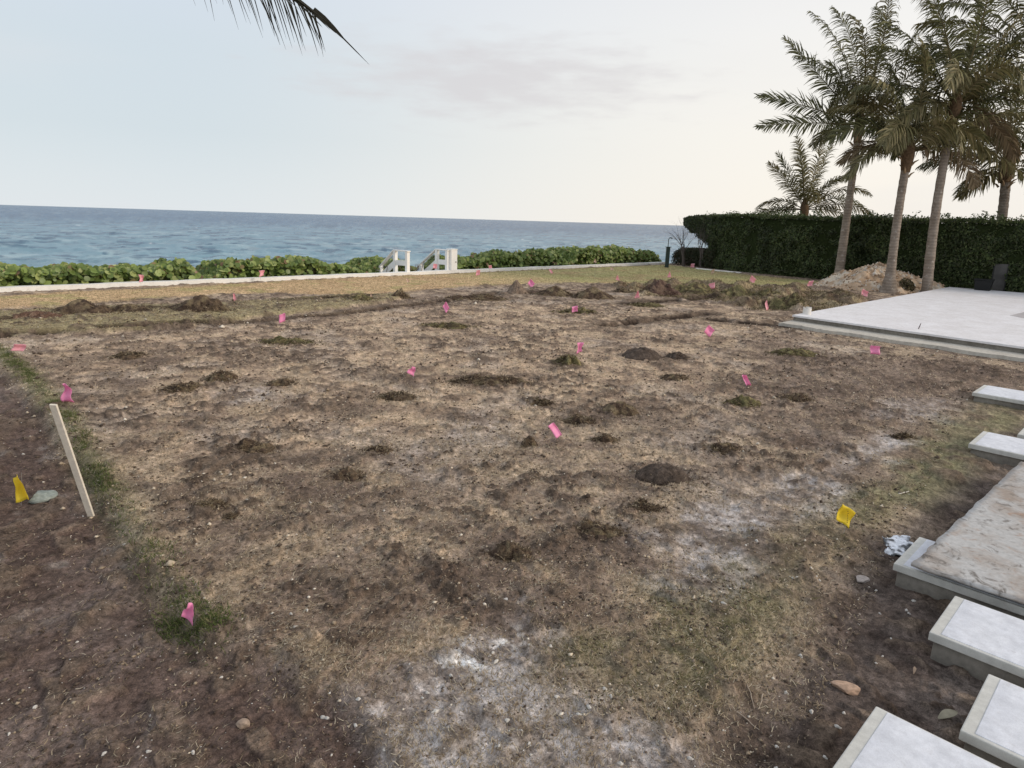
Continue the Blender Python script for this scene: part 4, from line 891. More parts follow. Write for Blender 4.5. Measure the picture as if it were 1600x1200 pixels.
# sprigs along the top
n = 5200; y_ = rng.uniform(-12, ycut + .5, n); sp_ = np.clip(fbm(y_ * 3, y_ * 0, .6, 3, 870) - .35, 0, 1) * .85; zz = hedge_top(y_) + rng.random(n) * sp_; P = np.stack([hedge_front(y_) + rng.uniform(.0, 1.2, n), y_, zz], 1)
V, Fc, C4 = leafcloud(P - off, rng.normal(0, 1, (n, 3)), rng.uniform(.04, .09, n), pick(n, [(.09, .115, .04), (.06, .085, .028)]))
mesh_np('top_sprigs', V, Fc, M_LEAF, root, vcol=C4)
# overhanging end of the hedge, open beneath
n = 13000; u = rng.random(n) ** .8; y_ = ycut - .3 + u * 2.6; tp = 2.98 - .25 * u ** 6; bt = 2.98 - (1.95 - 1.30 * u ** .8); z_ = bt + .30 * (fbm(y_, y_ * 0, .3, 3, 877) - .5) + (tp - bt) * rng.random(n)
x_ = hedge_front(y_) + rng.uniform(0, 1.1, n) + .25 * (fbm(y_, z_, .5, 3, 880) - .5)
V, Fc, C4 = leafcloud(np.stack([x_, y_, z_], 1) - off, np.stack([-rng.uniform(.1, 1.2, n), rng.normal(0, .5, n), rng.normal(.3, .5, n)], 1), rng.uniform(.04, .085, n), pick(n, HCOL))
mesh_np('overhang', V, Fc, M_LEAF, root, vcol=C4)
# low dark shrub
n = 15000; y_ = rng.uniform(19.6, 23.1, n); ee = np.clip((23.15 - y_) / .7, .0, 1) ** .5; tp = (1.08 + .12 * (fbm(y_, y_ * 0, .6, 3, 885) - .5)) * (.35 + .65 * ee); z_ = tp * rng.random(n) ** .6
x_ = hedge_front(y_) - .2 + rng.uniform(0, 1.4, n) + .2 * (fbm(y_, z_, .5, 2, 886) - .5)
root2 = thing('low_shrub', (36, 21.3, 0), 0, 'low rounded dark shrub under the open end of the hedge', 'shrub')
V, Fc, C4 = leafcloud(np.stack([x_ - 36, y_ - 21.3, z_], 1), np.stack([-rng.uniform(.1, 1.2, n), rng.normal(0, .5, n), rng.normal(.3, .5, n)], 1), rng.uniform(.035, .075, n), pick(n, [(.040, .050, .020), (.065, .055, .030), (.03, .042, .016)]))
mesh_np('foliage', V, Fc, M_LEAF, root2, vcol=C4)
b = MB()
for k in range(14): b.tube([(random.uniform(-.2, .4), random.uniform(-1.4, 1.4), -.1), (random.uniform(-.2, .4), random.uniform(-1.5, 1.5), .9)], [.03, .01], 5)
b.build('stems', simple('dark stems', (.05, .035, .025), .9), root2)['kind'] = 'stuff'
M_BARE = simple('bare grey branches', (.13, .11, .10), .9, .1, .2, 20)
def bare(px_, D, label, lean, seed, hgt):
    q = at_dist(px_, 412, D); rnd = random.Random(seed); root = thing('bare_bush', (q[0], q[1], 0), 0, label, 'bush', 'bare bushes at the end of the hedge')
    tr = MB(); tw = MB()
    def grow(p, d, L, r, lv, mb):
        pts = [p]; rr = [r]
        for k in range(4):
            d = (d + Vector((rnd.gauss(0, .13), rnd.gauss(0, .13), rnd.gauss(.02, .08)))).normalized(); p = p + d * L / 4; pts.append(p); rr.append(r * (1 - .12 * (k + 1)))
        mb.tube(pts, rr, 5)
        if lv > 0:
            for c in range(rnd.choice((2, 3, 3))):
                k = rnd.choice((2, 3, 4)); grow(pts[k], (d + Vector((rnd.gauss(0, .5), rnd.gauss(0, .5), rnd.gauss(.1, .4)))).normalized(), L * rnd.uniform(.5, .75), rr[k] * .6, lv - 1, tw)
    for k in range(4): grow(Vector((rnd.uniform(-.1, .1), rnd.uniform(-.1, .1), -.05)), Vector((R0[0] * (lean + rnd.gauss(0, .12)), R0[1] * (lean + rnd.gauss(0, .12)), 1)).normalized(), hgt * .6, .06, 4, tr)
    tr.build('trunk', M_BARE, root); tw.build('branches', M_BARE, root)
bare(1070, 41.6, 'bare grey bush at the open left tip of the hedge', -.16, 5, 2.15)
bare(1096, 41.2, 'bare twiggy bush inside the gap right of the tip', .0, 9, 2.0)
# outdoor shower post
q = at_dist(1042, 413, 39.6); root = thing('shower_post', (q[0], q[1], 0), -R(AZ), 'dark green outdoor shower post with a hooked pipe by the hedge tip', 'post')
M_DG = simple('dark green paint', (.028, .045, .038), .5)
b = MB(); b.box(-.10, .10, -.09, .09, 0, 1.15); b.build('post_body', M_DG, root, .01)
b = MB(); b.box(-.16, .16, -.12, .12, 1.152, 1.19); b.build('shelf', M_DG, root)
b = MB(); b.tube([(-.02, 0, 1.19), (-.02, 0, 1.60), (.02, 0, 1.68), (.10, 0, 1.70), (.15, 0, 1.69)], .022, 8); b.build('pipe', M_DG, root)
b = MB(); b.tube([(.15, 0, 1.70), (.15, 0, 1.64)], [.03, .065], 10); b.build('shower_head', M_DG, root)
# edging before the hedge
pa = at(1088, 420.5); pb_ = at(1158, 427.5); b = MB(); b.bar((0, 0, .03), Vector((pb_[0] - pa[0], pb_[1] - pa[1], .03)), .12, .08); o = b.build('garden_edging', M_WALL, None, .01); o.location = (pa[0], pa[1], 0); tag(o, 'thin white edging strip at the foot of the hedge', 'edging')
# bin and pale panel in the hedge gap
q = at_dist(1517, 446, 31.9)
X_ = float(hedge_front(5.65)) + .08
t_ = thing('wall_panel', (X_ + .1, 5.65, 0), 0, 'blurry pale grey panel showing through the gap in the hedge', 'panel')
b = MB(); b.box(-.06, .0, -.22, .22, 0, 1.25); b.build('panel', simple('dim grey render', (.10, .095, .09), .9, .1, .35, 2), t_, .01)
b = MB(); b.box(-.07, .01, -.26, -.222, 0, 1.27); b.box(-.07, .01, .222, .26, 0, 1.27); b.build('frame', simple('dark frame', (.03, .03, .028), .8), t_)
q = at(1510, 450); t_ = thing('storage_bin', (32.6, 5.95, TZ), .1, 'black plastic bin standing against the hedge behind the terrace', 'bin')
M_BLK = simple('black plastic', (.012, .012, .012), .5)
b = MB(); b.add([(-.22, -.26, 0), (.22, -.26, 0), (.22, .26, 0), (-.22, .26, 0), (-.26, -.31, .40), (.26, -.31, .40), (.26, .31, .40), (-.26, .31, .40)], [(3, 2, 1, 0), (4, 5, 6, 7), (0, 1, 5, 4), (1, 2, 6, 5), (2, 3, 7, 6), (3, 0, 4, 7)]); b.build('bin_body', M_BLK, t_, .02)
b = MB(); b.box(-.28, .28, -.33, .33, .402, .45); b.build('lid', M_BLK, t_, .015)
# little bushes by the palm feet and hedge foot
def bushlet(px_, py_, wpx, hpx, label, cols, n=900, seed=0, dz=0):
    q = at(px_, py_); D = float(np.dot(q - CAM, FW)); rx = wpx / FPX * D / 2; hh = hpx / FPX * D; z0 = GZ(q[0], q[1]) + dz
    th = rng.uniform(0, 6.28, n); rr_ = np.sqrt(rng.random(n)); hz_ = hh * (1 - rr_ ** 2 * .6) * rng.random(n) ** .7
    P = np.stack([rr_ * np.cos(th) * rx, rr_ * np.sin(th) * rx, hz_], 1); P[:, :2] *= (.7 + .6 * fbm(th, hz_, .5, 2, seed))[:, None]
    root = thing('small_bush', (q[0], q[1], z0), 0, label, 'bush')
    V, Fc, C4 = leafcloud(P, rng.normal(0, 1, (n, 3)) + [0, 0, .3], rng.uniform(.03, .07, n), pick(n, cols)); mesh_np('foliage', V, Fc, M_LEAF, root, vcol=C4)
    b = MB()
    for k in range(12):
        a_ = random.uniform(0, 6.28); r_ = random.uniform(.2, .8) * rx; b.tube([(0, 0, -.1), (.4 * r_ * math.cos(a_), .4 * r_ * math.sin(a_), hh * .4), (r_ * math.cos(a_), r_ * math.sin(a_), hh * .75)], [.012, .009, .005], 4)
    b.build('stems', M_BARE, root)['kind'] = 'stuff'
OLV = [(.10, .095, .04), (.15, .125, .06), (.075, .065, .032), (.20, .15, .085)]
bushlet(1413, 457, 30, 22, 'scrubby olive bush right at the foot of the middle palm', OLV, 1100, 1)
bushlet(1374, 448, 22, 22, 'thin grey olive bush in front of the rubble, left of the middle palm', OLV, 600, 2, .1)
bushlet(1437, 449, 20, 22, 'small olive bush at the foot of the rightmost front palm', OLV, 700, 3)
bushlet(1294, 436, 18, 22, 'pale weedy sapling at the hedge foot left of the palms', [(.12, .15, .07), (.16, .18, .09)], 350, 4)

# ------------------------------------------------------------------ palms
def frond_mesh(p0, d0, L, grav, wind, leafL, nl, droop, seed, tone, wid=.058, twist=0., stiff=.8):
    """returns (V, F, C) of one feather frond: midrib tube and leaflets"""
    rn = np.random.default_rng(seed); d0 = unit(d0); V = []; Fc = []; C = []; roll = rn.uniform(-1.15, 1.15) if twist == 0 else twist
    ns = 26; P = [np.array(p0, float)]; D = []
    for i in range(ns):
        t_ = (i + .5) / ns; d = unit(d0 + (t_ ** 1.5) * (grav * np.array([0, 0, -1.]) + wind)); D.append(d); P.append(P[-1] + d * L / ns)
    P = np.array(P); D.append(D[-1]); D = np.array(D)
    def add(vs, fs, c):
        b0 = len(V); V.extend(vs); Fc.extend([tuple(b0 + k for k in f) for f in fs]); C.extend([c] * len(vs))
    rib = np.array((.16, .13, .06)) if tone < 2 else np.array((.26, .18, .10))
    for i in range(0, ns, 2):
        a_, b_ = P[i], P[min(i + 2, ns)]; r1 = .045 * (1 - i / ns) + .006; r2 = .045 * (1 - (i + 2) / ns) + .006; s_ = unit(np.cross(D[i], (0.1, 0, 1))); u_ = unit(np.cross(s_, D[i]))
        vs = [a_ + r1 * s_, a_ + r1 * u_ * .6, a_ - r1 * s_, a_ - r1 * u_ * .6, b_ + r2 * s_, b_ + r2 * u_ * .6, b_ - r2 * s_, b_ - r2 * u_ * .6]
        add(vs, [(k, (k + 1) % 4, 4 + (k + 1) % 4, 4 + k) for k in range(4)], rib)
    tones = [[(.105, .105, .040), (.155, .150, .058), (.075, .075, .030)], [(.19, .17, .075), (.25, .21, .105), (.125, .115, .05)], [(.22, .16, .09), (.28, .21, .125), (.15, .105, .06)]][tone]
    for k in range(nl):
        t_ = .14 + .86 * (k / nl) ** .95; f_ = t_ * ns; i = min(int(f_), ns - 1); p = P[i] + (P[i + 1] - P[i]) * (f_ - i); d = D[i]
        side = unit(np.cross(d, np.array([.02, .01, 1.]))); up_ = unit(np.cross(side, d)); rl = roll * (1 - .3 * t_); side, up_ = side * math.cos(rl) + up_ * math.sin(rl), up_ * math.cos(rl) - side * math.sin(rl)
        prof = leafL * (.40 + .6 * math.sin(math.pi * min(1, t_ * .95 + .05)) ** .7) * (1 if t_ < .9 else .72)
        for sg in (-1, 1):
            if rn.random() < .05: continue
            dl = unit(sg * side * (.85 - .30 * t_) + d * (.38 + .50 * t_) + up_ * (.12 + rn.normal(0, .10)) + rn.normal(0, .09, 3)); ll = prof * rn.uniform(.8, 1.1); q = p.copy(); w0 = wid * rn.uniform(.8, 1.15)
            wv_ = unit(np.cross(dl, up_) + rn.normal(0, .35, 3)); c = np.array(tones[rn.integers(0, len(tones))]) * rn.uniform(.8, 1.2); row = []; rj = rn.normal(0, .16, 3)
            for m_ in range(4):
                tt = m_ / 3; wq = w0 * (.55, 1., .75, .06)[m_] / 2; row.append((q - wv_ * wq, q + wv_ * wq)); dl2 = unit(dl + ((tt + .15) ** 1.2) * droop * (np.array([0, 0, -1.]) / stiff + wind * .45) + rj * tt); q = q + dl2 * ll / 3
            add([v for r2_ in row for v in r2_], [(0, 1, 3, 2), (2, 3, 5, 4), (4, 5, 7, 6)], c)
    return np.array(V), Fc, np.array(C)
def view_dir(ang, dep):
    """ang: degrees seen from the yard (0 = right, 90 = up), dep: lean away from (+) or toward (-) the yard"""
    a_ = R(ang); return math.cos(a_) * R0 + math.sin(a_) * np.array([0, 0, 1.]) + dep * HF
def mesh_from(V, Fc, C, name, parent, mat):
    me = bpy.data.meshes.new(name); me.from_pydata([tuple(v) for v in V], [], Fc); me.update(); a_ = me.color_attributes.new('Col', 'FLOAT_COLOR', 'POINT'); cc = np.ones((len(V), 4), np.float32); cc[:, :3] = C; a_.data.foreach_set('color', cc.ravel())
    me.materials.append(mat); o = bpy.data.objects.new(name, me); col.objects.link(o); o.parent = parent; return o
WIND = -.30 * R0 + .0 * HF
def palm(label, base, crown, rb, rt, fronds, seed, group=None, fibre=True, swell=0., arch=1.6, leafL=.84, wind=WIND, boots=0, bark=None, droop=1.5, nl=72):
    base = np.array(base, float); crown = np.array(crown, float); root = thing('palm_tree', base, 0, label, 'palm', group); rn = np.random.default_rng(seed)
    H = crown - base; P = []; Rd = []; n = 40; bow = R0 * rn.uniform(-.1, .1) * H[2] * .2
    for i in range(n + 1):
        t_ = i / n; P.append(H * t_ + bow * math.sin(math.pi * t_) + np.array([0, 0, -.2 if i == 0 else 0])); r_ = (rb + (rt - rb) * t_ ** .6 + swell * math.exp(-t_ * 14)) * .86; Rd.append(r_ * (1 + .035 * math.sin(i * 2.4) + rn.normal(0, .012)))
    b = MB(); b.tube(P, Rd, 16); b.build('trunk', bark or M_BARK, root)
    top = H
    if fibre:
        b = MB(); ax = unit(H); b.tube([top - ax * .75, top - ax * .5, top - ax * .15, top + ax * .25, top + ax * .6], [rt * .95, rt * 1.15, rt * 1.45, rt * 1.3, rt * .5], 14); b.build('crownshaft', M_FIBRE, root)
    for k in range(boots):
        a_ = k * 2.4; r_ = rt * 1.2; dz = -.2 - .85 * k / max(1, boots); o_ = np.array([math.cos(a_), math.sin(a_), 0]); ax = unit(H); p = top + ax * dz + o_ * r_ * .8; b = MB(); b.tube([p, p + o_ * .10 + np.array([0, 0, .12]), p + o_ * .24 + np.array([0, 0, .20])], [.05, .035, .012], 6); b.build('leaf_stub', M_HUSK, root)
    for i, fd in enumerate(fronds):
        ang, dep, L, gv = fd[:4]; gv = gv * arch + .12 * (arch - 1); tone = fd[4] if len(fd) > 4 else (0, 1, 0, 0, 1, 0)[i % 6]; dr = fd[5] if len(fd) > 5 else droop
        V, Fc, C = frond_mesh(top + unit(view_dir(ang, dep)) * .05, view_dir(ang, dep), L, gv, wind * (1 if len(fd) < 7 else fd[6]), leafL, nl, dr, seed * 100 + i, tone, twist=(1.25 if len(fd) > 6 and fd[6] < .6 else 0))
        mesh_from(V, Fc, C, 'frond', root, M_FROND)
    return root
gpf = 'tall palms in front of the hedge'
# A: leftmost tall palm
bA = at(1309, 446); DA = 34.2; bA = at_dist(1309, 442, DA); bA[2] = 0; cA = at_dist(1343, 196, DA)
palm('leftmost tall palm behind the rubble heap, three fronds spiking left', bA, cA, .26, .155,
     [(178, -.1, 4.6, .10, 0, .5, .3), (160, .1, 4.6, .10, 0, .45, .2), (131, .15, 5.0, .05, 0, .6, .1), (120, -.2, 3.2, .3, 0, .8, .5),
      (104, .1, 5.4, .35, 0), (97, -.25, 5.0, .55, 1), (90, .3, 5.8, .30, 0), (84, -.15, 5.6, .45, 1), (76, .2, 5.6, .4, 0), (70, -.3, 5.0, .8, 1), (64, .1, 5.6, .5, 0), (55, -.2, 5.2, .6, 1), (45, .3, 5.0, .6, 0), (30, -.1, 4.2, .9, 0), (95, .0, 3.6, 1.6, 1, 1.2),
      (112, .2, 4.4, .5, 0), (100, -.4, 3.6, 1.3, 1, 1.2), (60, -.5, 3.0, 1.5, 1, 1.2), (170, .4, 2.0, 1.2, 1, 1.2), (15, .3, 3.0, 1.2, 0)], 1, gpf, boots=8)
# B: middle palm, shorter
bB = at_dist(1389, 452, 30.9); bB[2] = 0; cB = at_dist(1419, 238, 30.9)
palm('shorter middle palm with a swollen foot, its drooping lowest fronds spread both ways', bB, cB, .20, .17,
     [(160, -.2, 3.0, 1.5, 1, .9), (140, -.1, 3.6, .9, 0, .8), (128, .1, 3.7, .6, 1), (112, -.2, 3.8, .55, 1), (100, .1, 4.2, .35, 0), (90, -.2, 4.2, .5, 1), (78, .1, 4.4, .4, 0), (66, -.2, 4.4, .5, 1), (55, .0, 4.6, .5, 0), (44, -.1, 4.8, .45, 0), (34, -.2, 5.0, .5, 1), (22, 0, 5.0, .45, 0),
      (12, -.1, 4.6, .55, 1), (28, .3, 4.6, .4, 0), (18, .1, 3.6, 1.15, 2, .7, .2), (152, .2, 2.6, 1.1, 2, 1.1), (118, -.5, 3.0, 1.3, 1, 1.2), (70, -.6, 3.0, 1.3, 1, 1.2), (50, -.5, 3.2, 1.2, 1, 1.2), (134, .3, 3.4, .3, 0), (106, -.4, 2.6, 1.6, 1, 1.3)], 2, gpf, swell=.26, boots=6)
# C: right palm, taller
bC = at_dist(1449, 450, 31.6); bC[2] = 0; cC = at_dist(1492, 165, 31.6)
palm('rightmost of the three front palms, trunk leaning right beside the terrace', bC, cC, .24, .16,
     [(150, .2, 3.8, .5, 0), (135, -.1, 4.2, .4, 0), (122, .1, 4.6, .3, 0), (108, -.1, 5.0, .3, 0), (98, .2, 5.0, .3, 1), (86, -.2, 5.0, .4, 0), (75, .2, 5.2, .3, 0), (64, -.1, 5.2, .4, 1), (52, .1, 5.2, .4, 0), (40, -.2, 4.8, .5, 0), (28, .1, 4.6, .6, 1), (14, -.2, 4.4, .8, 0), (0, .1, 3.8, 1.0, 1),
      (200, -.1, 2.4, .6, 1, 1.1), (-20, -.3, 3.0, .6, 2, 1.1), (70, -.6, 3.4, 1.2, 1, 1.2), (110, -.6, 3.2, 1.2, 1, 1.2), (170, -.3, 3.0, 1.0, 1), (45, .6, 4.0, .7, 0)], 3, gpf, boots=6)
# D: palm beyond the hedge at the right edge
bD = at_dist(1549, 440, 37.5); bD[2] = 0; cD = at_dist(1574, 258, 37.5)
palm('shaggy palm beyond the hedge at the right edge, stubs on its trunk', bD, cD, .24, .22,
     [(165, .1, 3.6, .5, 0), (148, -.1, 4.0, .4, 1), (130, .1, 4.6, .3, 0), (115, 0, 5.0, .3, 0), (100, -.1, 5.2, .3, 1), (85, .1, 5.2, .3, 0), (70, 0, 5.2, .4, 0), (55, -.1, 5, .4, 1), (40, .1, 4.6, .5, 0), (20, -.1, 4.4, .6, 0), (185, -.2, 2.6, .9, 1, 1.2), (0, 0, 4, .8, 1),
      (210, -.1, 2.4, .3, 1, 1.1), (110, -.5, 3.2, 1.2, 1, 1.2), (70, -.5, 3.2, 1.2, 1, 1.2), (150, .4, 3.6, .8, 0), (-25, -.2, 3, .3, 0)], 4, None, boots=22)
# F: a further palm whose crown fills the top right corner
bF = at_dist(1640, 452, 35); bF[2] = 0; cF = at_dist(1618, 95, 35)
palm('tallest palm just outside the right edge, only its crown fills the top right corner', bF, cF, .24, .17,
     [(a_, (-.3, .2, 0)[i % 3], 4.6 + .5 * (i % 3) * .5, (.4, .6, .35, .8)[i % 4]) for i, a_ in enumerate((200, 185, 170, 158, 145, 133, 120, 108, 95, 80, 60, 40, 20, 0))], 5, None, boots=4)
# E: small palm beyond the hedge
bE = at_dist(1255, 425, 43); bE[2] = 0; cE = at_dist(1257, 328, 43)
palm('small bushy palm peeking over the hedge left of the tall palms', bE, cE, .22, .17,
     [(172, -.1, 3.9, .42, 0), (178, .1, 3.0, .35, 0), (150, .2, 2.8, .6, 1), (128, -.1, 3.6, .15, 1), (116, .1, 3.6, .1, 0), (105, -.2, 4.2, .15, 1), (96, .1, 3.4, .2, 0), (84, -.1, 3.8, .1, 1), (72, .1, 4.2, .05, 1), (62, -.2, 3.0, .5, 0), (52, .1, 3.6, .35, 1), (42, -.1, 3.9, .55, 1), (30, .1, 4.2, .6, 0), (18, -.1, 4.0, .45, 1), (6, 0, 3.2, .35, 1),
      (90, -.6, 2.4, .9, 1)], 6, None, boots=4, arch=1.9, leafL=.72, wind=WIND * .15, droop=.8, nl=52)

# near palm whose frond hangs in at the top left; its trunk stands out of view to the left
tip = at_dist(577, 101, 6.2)
cN = at_dist(-150, -420, 6.6); bN = cN * 1.0; bN[0] -= .9; bN[1] += .2; bN[2] = 0
rootN = thing('palm_tree', bN, 0, 'near palm out of view at the left, one dark frond tip hanging into the top', 'palm')
b = MB(); Hn = cN - bN; b.tube([Hn * (i / 20.) - np.array([0, 0, .2 if i == 0 else 0]) for i in range(21)], [.17 - .05 * i / 20 + .006 * math.sin(i * 2.4) for i in range(21)], 14); b.build('trunk', M_BARK, rootN)
p0 = Hn; p1 = at_dist(250, -130, 6.3) - bN; p2 = at_dist(455, -12, 6.2) - bN; p3 = tip - bN
def bez(t_, a_, b_, c_, d_): u = 1 - t_; return a_ * u ** 3 + 3 * b_ * u * u * t_ + 3 * c_ * u * t_ * t_ + d_ * t_ ** 3
ctrl = [p0, p1, at_dist(420, -40, 6.2) - bN, at_dist(515, 38, 6.2) - bN]
V = []; Fc = []; C = []
def addN(vs, fs, c): b0 = len(V); V.extend(vs); Fc.extend([tuple(b0 + k for k in f) for f in fs]); C.extend([c] * len(vs))
npt = 40; PP = [bez(i / npt, *ctrl) for i in range(npt + 1)]; PP.append(p3)
DKC = np.array((.030, .028, .018))
for i in range(npt):
    a_, b_ = PP[i], PP[i + 1]; d = unit(b_ - a_); s_ = unit(np.cross(d, HF)); u_ = unit(np.cross(s_, d)); r1 = .028 * (1 - i / npt) + .006; r2 = .028 * (1 - (i + 1) / npt) + .006
    addN([a_ + r1 * s_, a_ + r1 * u_, a_ - r1 * s_, a_ - r1 * u_, b_ + r2 * s_, b_ + r2 * u_, b_ - r2 * s_, b_ - r2 * u_], [(k, (k + 1) % 4, 4 + (k + 1) % 4, 4 + k) for k in range(4)], DKC)
rn = np.random.default_rng(5)
def leafletN(p, d, L, w0, bendz=.25):
    side = unit(np.cross(d, HF)); row = []; q = p.copy()
    for m_ in range(4): wq = w0 * (.7, 1, .7, .1)[m_] / 2; row.append((q - side * wq, q + side * wq)); q = q + unit(d + np.array([0, 0, -bendz * m_ / 3])) * L / 3
    addN([v for r_ in row for v in r_], [(0, 1, 3, 2), (2, 3, 5, 4), (4, 5, 7, 6)], DKC * rn.uniform(.8, 1.3))
for k in range(80):
    t_ = .12 + .80 * k / 79; p = bez(t_, *ctrl); d = unit(bez(min(1, t_ + .02), *ctrl) - bez(t_ - .02, *ctrl)); L = .80 * (1 - .45 * t_ - .9 * max(0, t_ - .72))
    leafletN(p, unit(d * .40 - .9 * np.array([0, 0, 1.]) + rn.normal(0, .10, 3)), L * rn.uniform(.6, 1.05), .010)
    if rn.random() < .7: leafletN(p, unit(d * 1.1 + .10 * np.array([0, 0, 1.]) * (1 - t_) + .5 * HF + rn.normal(0, .08, 3)), L * .8, .013)
for k in range(7):     # folded tip bundle
    p = bez(.90 + .014 * k, *ctrl); leafletN(p, unit(p3 - p + rn.normal(0, .012, 3)), .20, .024, .0)
leafletN(PP[npt] - unit(p3 - PP[npt]) * .05, unit(p3 - PP[npt]), float(np.linalg.norm(p3 - PP[npt])) + .05, .013, .0)
leafletN(PP[npt] - unit(p3 - PP[npt - 3]) * .16, unit(p3 - PP[npt - 3]), .30, .05, .0)
mesh_from(np.array(V), Fc, np.array(C), 'frond', rootN, M_FROND)
for i, (ang, dep, L, gv) in enumerate([(150, .2, 3.2, .7), (110, -.4, 3.2, .6), (80, .5, 3.0, .6), (185, -.3, 2.8, .8), (60, .9, 2.6, .4), (130, .8, 3.0, .7)]):
    V2_, F2_, C2_ = frond_mesh(Hn, view_dir(ang, dep), L, gv, WIND * .2, .6, 46, .7, 900 + i, 0); mesh_from(V2_, F2_, C2_, 'frond', rootN, M_FROND)

# ------------------------------------------------------------------ survey flags
def flag(px_, py_, wpx, hpx, label, kind='pink', shape='sheet', rot=0., seed=0, lift=None):
    """px,py: centre of the sheet in the photo; the wire stands below it"""
    colr = {'pink': (1.0, .42, .66), 'pale': (1.0, .54, .60), 'white': (.80, .62, .50), 'yellow': (1.0, .80, .07)}[kind]
    hz = .13 if lift is None else lift
    q = at(px_, py_, hz + GZ(*at(px_, py_, hz)[:2])); D = float(np.dot(q - CAM, FW)); g0 = GZ(q[0], q[1]); hz = q[2] - g0
    w_ = wpx / FPX * D; h_ = hpx / FPX * D
    root = thing('survey_flag', (q[0], q[1], g0), -R(AZ), label, 'flag', {'yellow': 'yellow survey flags'}.get(kind, 'pink survey flags pinned over the yard'))
    rn = np.random.default_rng(seed + 50); n = 9; u, v = np.meshgrid(np.linspace(-.5, .5, n), np.linspace(-.5, .5, n)); u = u.ravel(); v = v.ravel()
    if shape == 'sheet': x = u; z = v + .12 * u
    elif shape == 'diamond': x = u * .75 + v * .45; z = v * .80 - u * .60
    elif shape == 'bow': x = u * (.40 + .60 * np.clip(.5 - v, 0, 1)) + .06 * np.sin(v * 9); z = v
    elif shape == 'sliver': x = u * .48 - v * .62; z = v + u * .2
    elif shape == 'para': x = u + v * .22; z = v * .72 - u * .55
    elif shape == 'tri': x = u * (.12 + .88 * np.clip(.5 - v, 0, 1)); z = v
    elif shape == 'curl': x = u * (.5 + .5 * np.abs(v + .1) * 1.6); z = v * (1 - .25 * u)
    j1 = rn.uniform(-.08, .08, 4)
    x = x + j1[0] * np.sin(3 * v) ; z = z + j1[1] * np.sin(4 * u)
    y = .16 * np.sin(u * 4 + rn.uniform(0, 3)) + .10 * np.sin(v * 6 + rn.uniform(0, 3))
    ca, sa = math.cos(R(rot)), math.sin(R(rot)); x, z = ca * x - sa * z, sa * x + ca * z
    V = np.stack([x * w_, y * min(w_, h_), hz + z * h_], 1)
    idx = np.arange(n * n).reshape(n, n); Fc = np.stack([idx[:-1, :-1].ravel(), idx[:-1, 1:].ravel(), idx[1:, 1:].ravel(), idx[1:, :-1].ravel()], 1)
    cc = np.zeros((n * n, 3)) + np.array(colr)
    o = mesh_np('pennant', V, Fc, M_PINK, root, vcol=cc, smooth=True); s_ = o.modifiers.new('s', 'SOLIDIFY'); s_.thickness = .0006; s_.offset = 0
    zb = float(V[:, 2].min()); i0 = int(np.argmin(V[:, 2])); xb = float(V[i0, 0]); zt_ = float(V[:, 2].max()); it = int(np.argmax(V[:, 2]))
    b = MB(); b.tube([(xb * .3, .012, -.08), (xb * .6, .012, zb * .5), (xb * .8, float(V[:, 1].max()) + .003, zb), (float(V[it, 0]) * .8, float(V[:, 1].max()) + .003, zt_ - .02 * h_)], .0012 + .00008 * D, 5); b.build('wire', M_WIRE, root)
    return root, hz, w_, h_
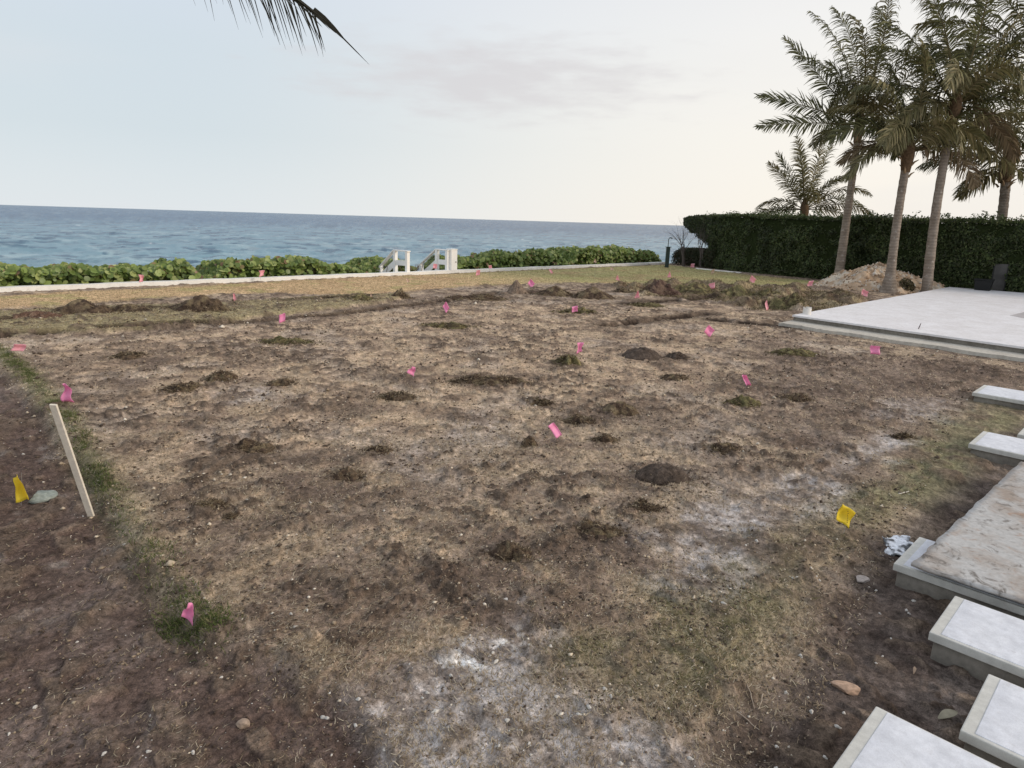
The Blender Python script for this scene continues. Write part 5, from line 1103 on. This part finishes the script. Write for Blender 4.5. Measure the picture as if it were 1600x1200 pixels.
FL = [  # px, py, w, h, kind, shape, rot, label
    (30, 543, 17, 12, 'pale', 'sheet', -20, 'pink flag lying low at the left end of the green grass band'),
    (105, 614, 24, 29, 'pink', 'bow', 8, 'crumpled hot pink flag just above the leaning wooden stake'),
    (296, 957, 20, 34, 'pink', 'bow', -32, 'nearest pink flag, twisted, on the green tuft at the lower left'),
    (644, 579, 13, 13, 'pink', 'bow', -40, 'pink flag folded to the left above the yard centre, beside the grey clump'),
    (867, 672, 20, 20, 'pink', 'sliver', 0, 'narrow pink flag tilted down right near the yard centre'),
    (906, 543, 11, 16, 'pink', 'curl', 0, 'pink flag standing above the tufted sod clump in the centre'),
    (1166, 594, 15, 17, 'pink', 'sliver', 4, 'narrow slanted pink flag in the right half of the yard'),
    (1108, 517, 14, 14, 'pink', 'diamond', 0, 'square pink flag left of the terrace mortar strip'),
    (1367, 547, 15, 15, 'pink', 'diamond', 30, 'pink flag below the mortar strip of the terrace'),
    (441, 497, 9, 13, 'pink', 'sheet', 0, 'upright pink flag on the trench line left of the railings'),
    (697, 480, 10, 11, 'pink', 'diamond', -10, 'pink flag directly below the white box post on the dry yard'),
    (898, 483, 9, 9, 'pink', 'sheet', 0, 'small pink flag above the dark green sod strip'),
    (996, 460, 8, 11, 'pale', 'tri', 0, 'triangular pink flag at the left end of the torn turf'),
    (1198, 478, 7, 13, 'pale', 'sliver', 0, 'thin pale pink flag left of the grassy heap at the terrace corner'),
    (1112, 447, 9, 9, 'pale', 'sheet', 10, 'pink flag between grassy heaps in the torn turf'),
    (1176, 437, 9, 10, 'pale', 'diamond', 0, 'pink flag right of the middle of the torn turf, against dark clods'),
    (1266, 443, 8, 8, 'pale', 'sheet', 0, 'pink flag at the left foot of the rubble heap'),
    (1351, 458, 10, 10, 'pale', 'diamond', 20, 'pink flag in front of the rubble heap by the terrace edge'),
    (1046, 429, 6, 9, 'pale', 'tri', 0, 'pale pink flag on the olive lawn left of the hedge'),
    (1082, 415, 6, 6, 'pale', 'sheet', 0, 'tiny pink flag at the foot of the low dark shrub'),
    (1171, 421, 6, 7, 'pale', 'sheet', 0, 'tiny pink flag before the hedge right of the white edging'),
    (1205, 419, 6, 6, 'pale', 'sheet', 0, 'tiny pink flag against the hedge foot, second right of the edging'),
    (830, 443, 9, 9, 'pink', 'diamond', 0, 'pink flag on the lawn edge right of the peaked soil mound'),
    (861, 424, 7, 6, 'pale', 'sliver', 0, 'small pale flag leaning on the lawn under the right sea grape'),
    (747, 426, 6, 8, 'pale', 'sheet', 0, 'small pink flag at the wall just right of the box post'),
    (965, 434, 6, 8, 'pale', 'tri', 0, 'tiny salmon flag on the olive lawn below the end of the wall'),
    (409, 427, 9, 9, 'pale', 'curl', 0, 'pink flag in front of the sea grape left of the railings'),
    (221, 435, 8, 11, 'pale', 'curl', 0, 'pink flag in front of the leftmost sea grape'),
    (366, 464, 6, 12, 'pale', 'tri', 0, 'thin coral flag on the lawn above the trench line'),
    (556, 424, 8, 6, 'pale', 'sheet', 0, 'faint pink flag at the wall left of the railings'),
    (680, 416, 6, 7, 'pale', 'sheet', 0, 'faint pink flag seen between the railing posts'),
    (580, 461, 4, 8, 'white', 'tri', 0, 'faded peach flag beside the small grassy heap'),
    (637, 438, 6, 5, 'white', 'sliver', 0, 'faded white flag on the lawn below the left railing'),
    (956, 420, 5, 4, 'white', 'sheet', 0, 'faded white flag by the wall under the sea grape'),
    (1114, 424, 5, 6, 'white', 'sheet', 0, 'faded white flag on the lawn before the white edging'),
    (766, 417, 5, 5, 'pale', 'sheet', 0, 'faint peach flag against the sea grape right of the box post'),
    (930, 407, 5, 6, 'white', 'tri', 0, 'faded peach flag high in the right sea grape')]
for i, (a_, b_, w_, h_, kd, shp, rt_, lb) in enumerate(FL):
    lf = None
    if lb.startswith('faint pink flag seen'): lf = .5
    if 'against the sea grape' in lb: lf = .45
    if 'high in the right' in lb: lf = .75
    if 'in front of the' in lb and 'sea grape' in lb: lf = .32 if a_ > 300 else .42
    flag(a_, b_, w_ * 1.0, h_ * 1.0, lb, kd, shp, rt_, i, lf)
r1, hz, w_, h_ = flag(1320, 805, 22, 37, 'yellow flag with faded black lettering, left of the plaster spill', 'yellow', 'para', 0, 91, .16)
pn = [c for c in r1.children if c.name.startswith('pennant')][0]
b = MB(); rn = np.random.default_rng(3)
for k in range(7):
    zz = hz + h_ * (.26 - .085 * k); xx = w_ * (.02 + rn.uniform(-.015, .015)) + .004 * k * .3
    b.box(xx - .0030, xx + .0030 + rn.uniform(0, .002), -.034, -.0335, zz - .0032, zz + .0022)
b.build('lettering', M_INK, r1)
flag(31, 763, 25, 42, 'crumpled yellow flag on the umber soil at the left edge', 'yellow', 'bow', 3, 93, .16)
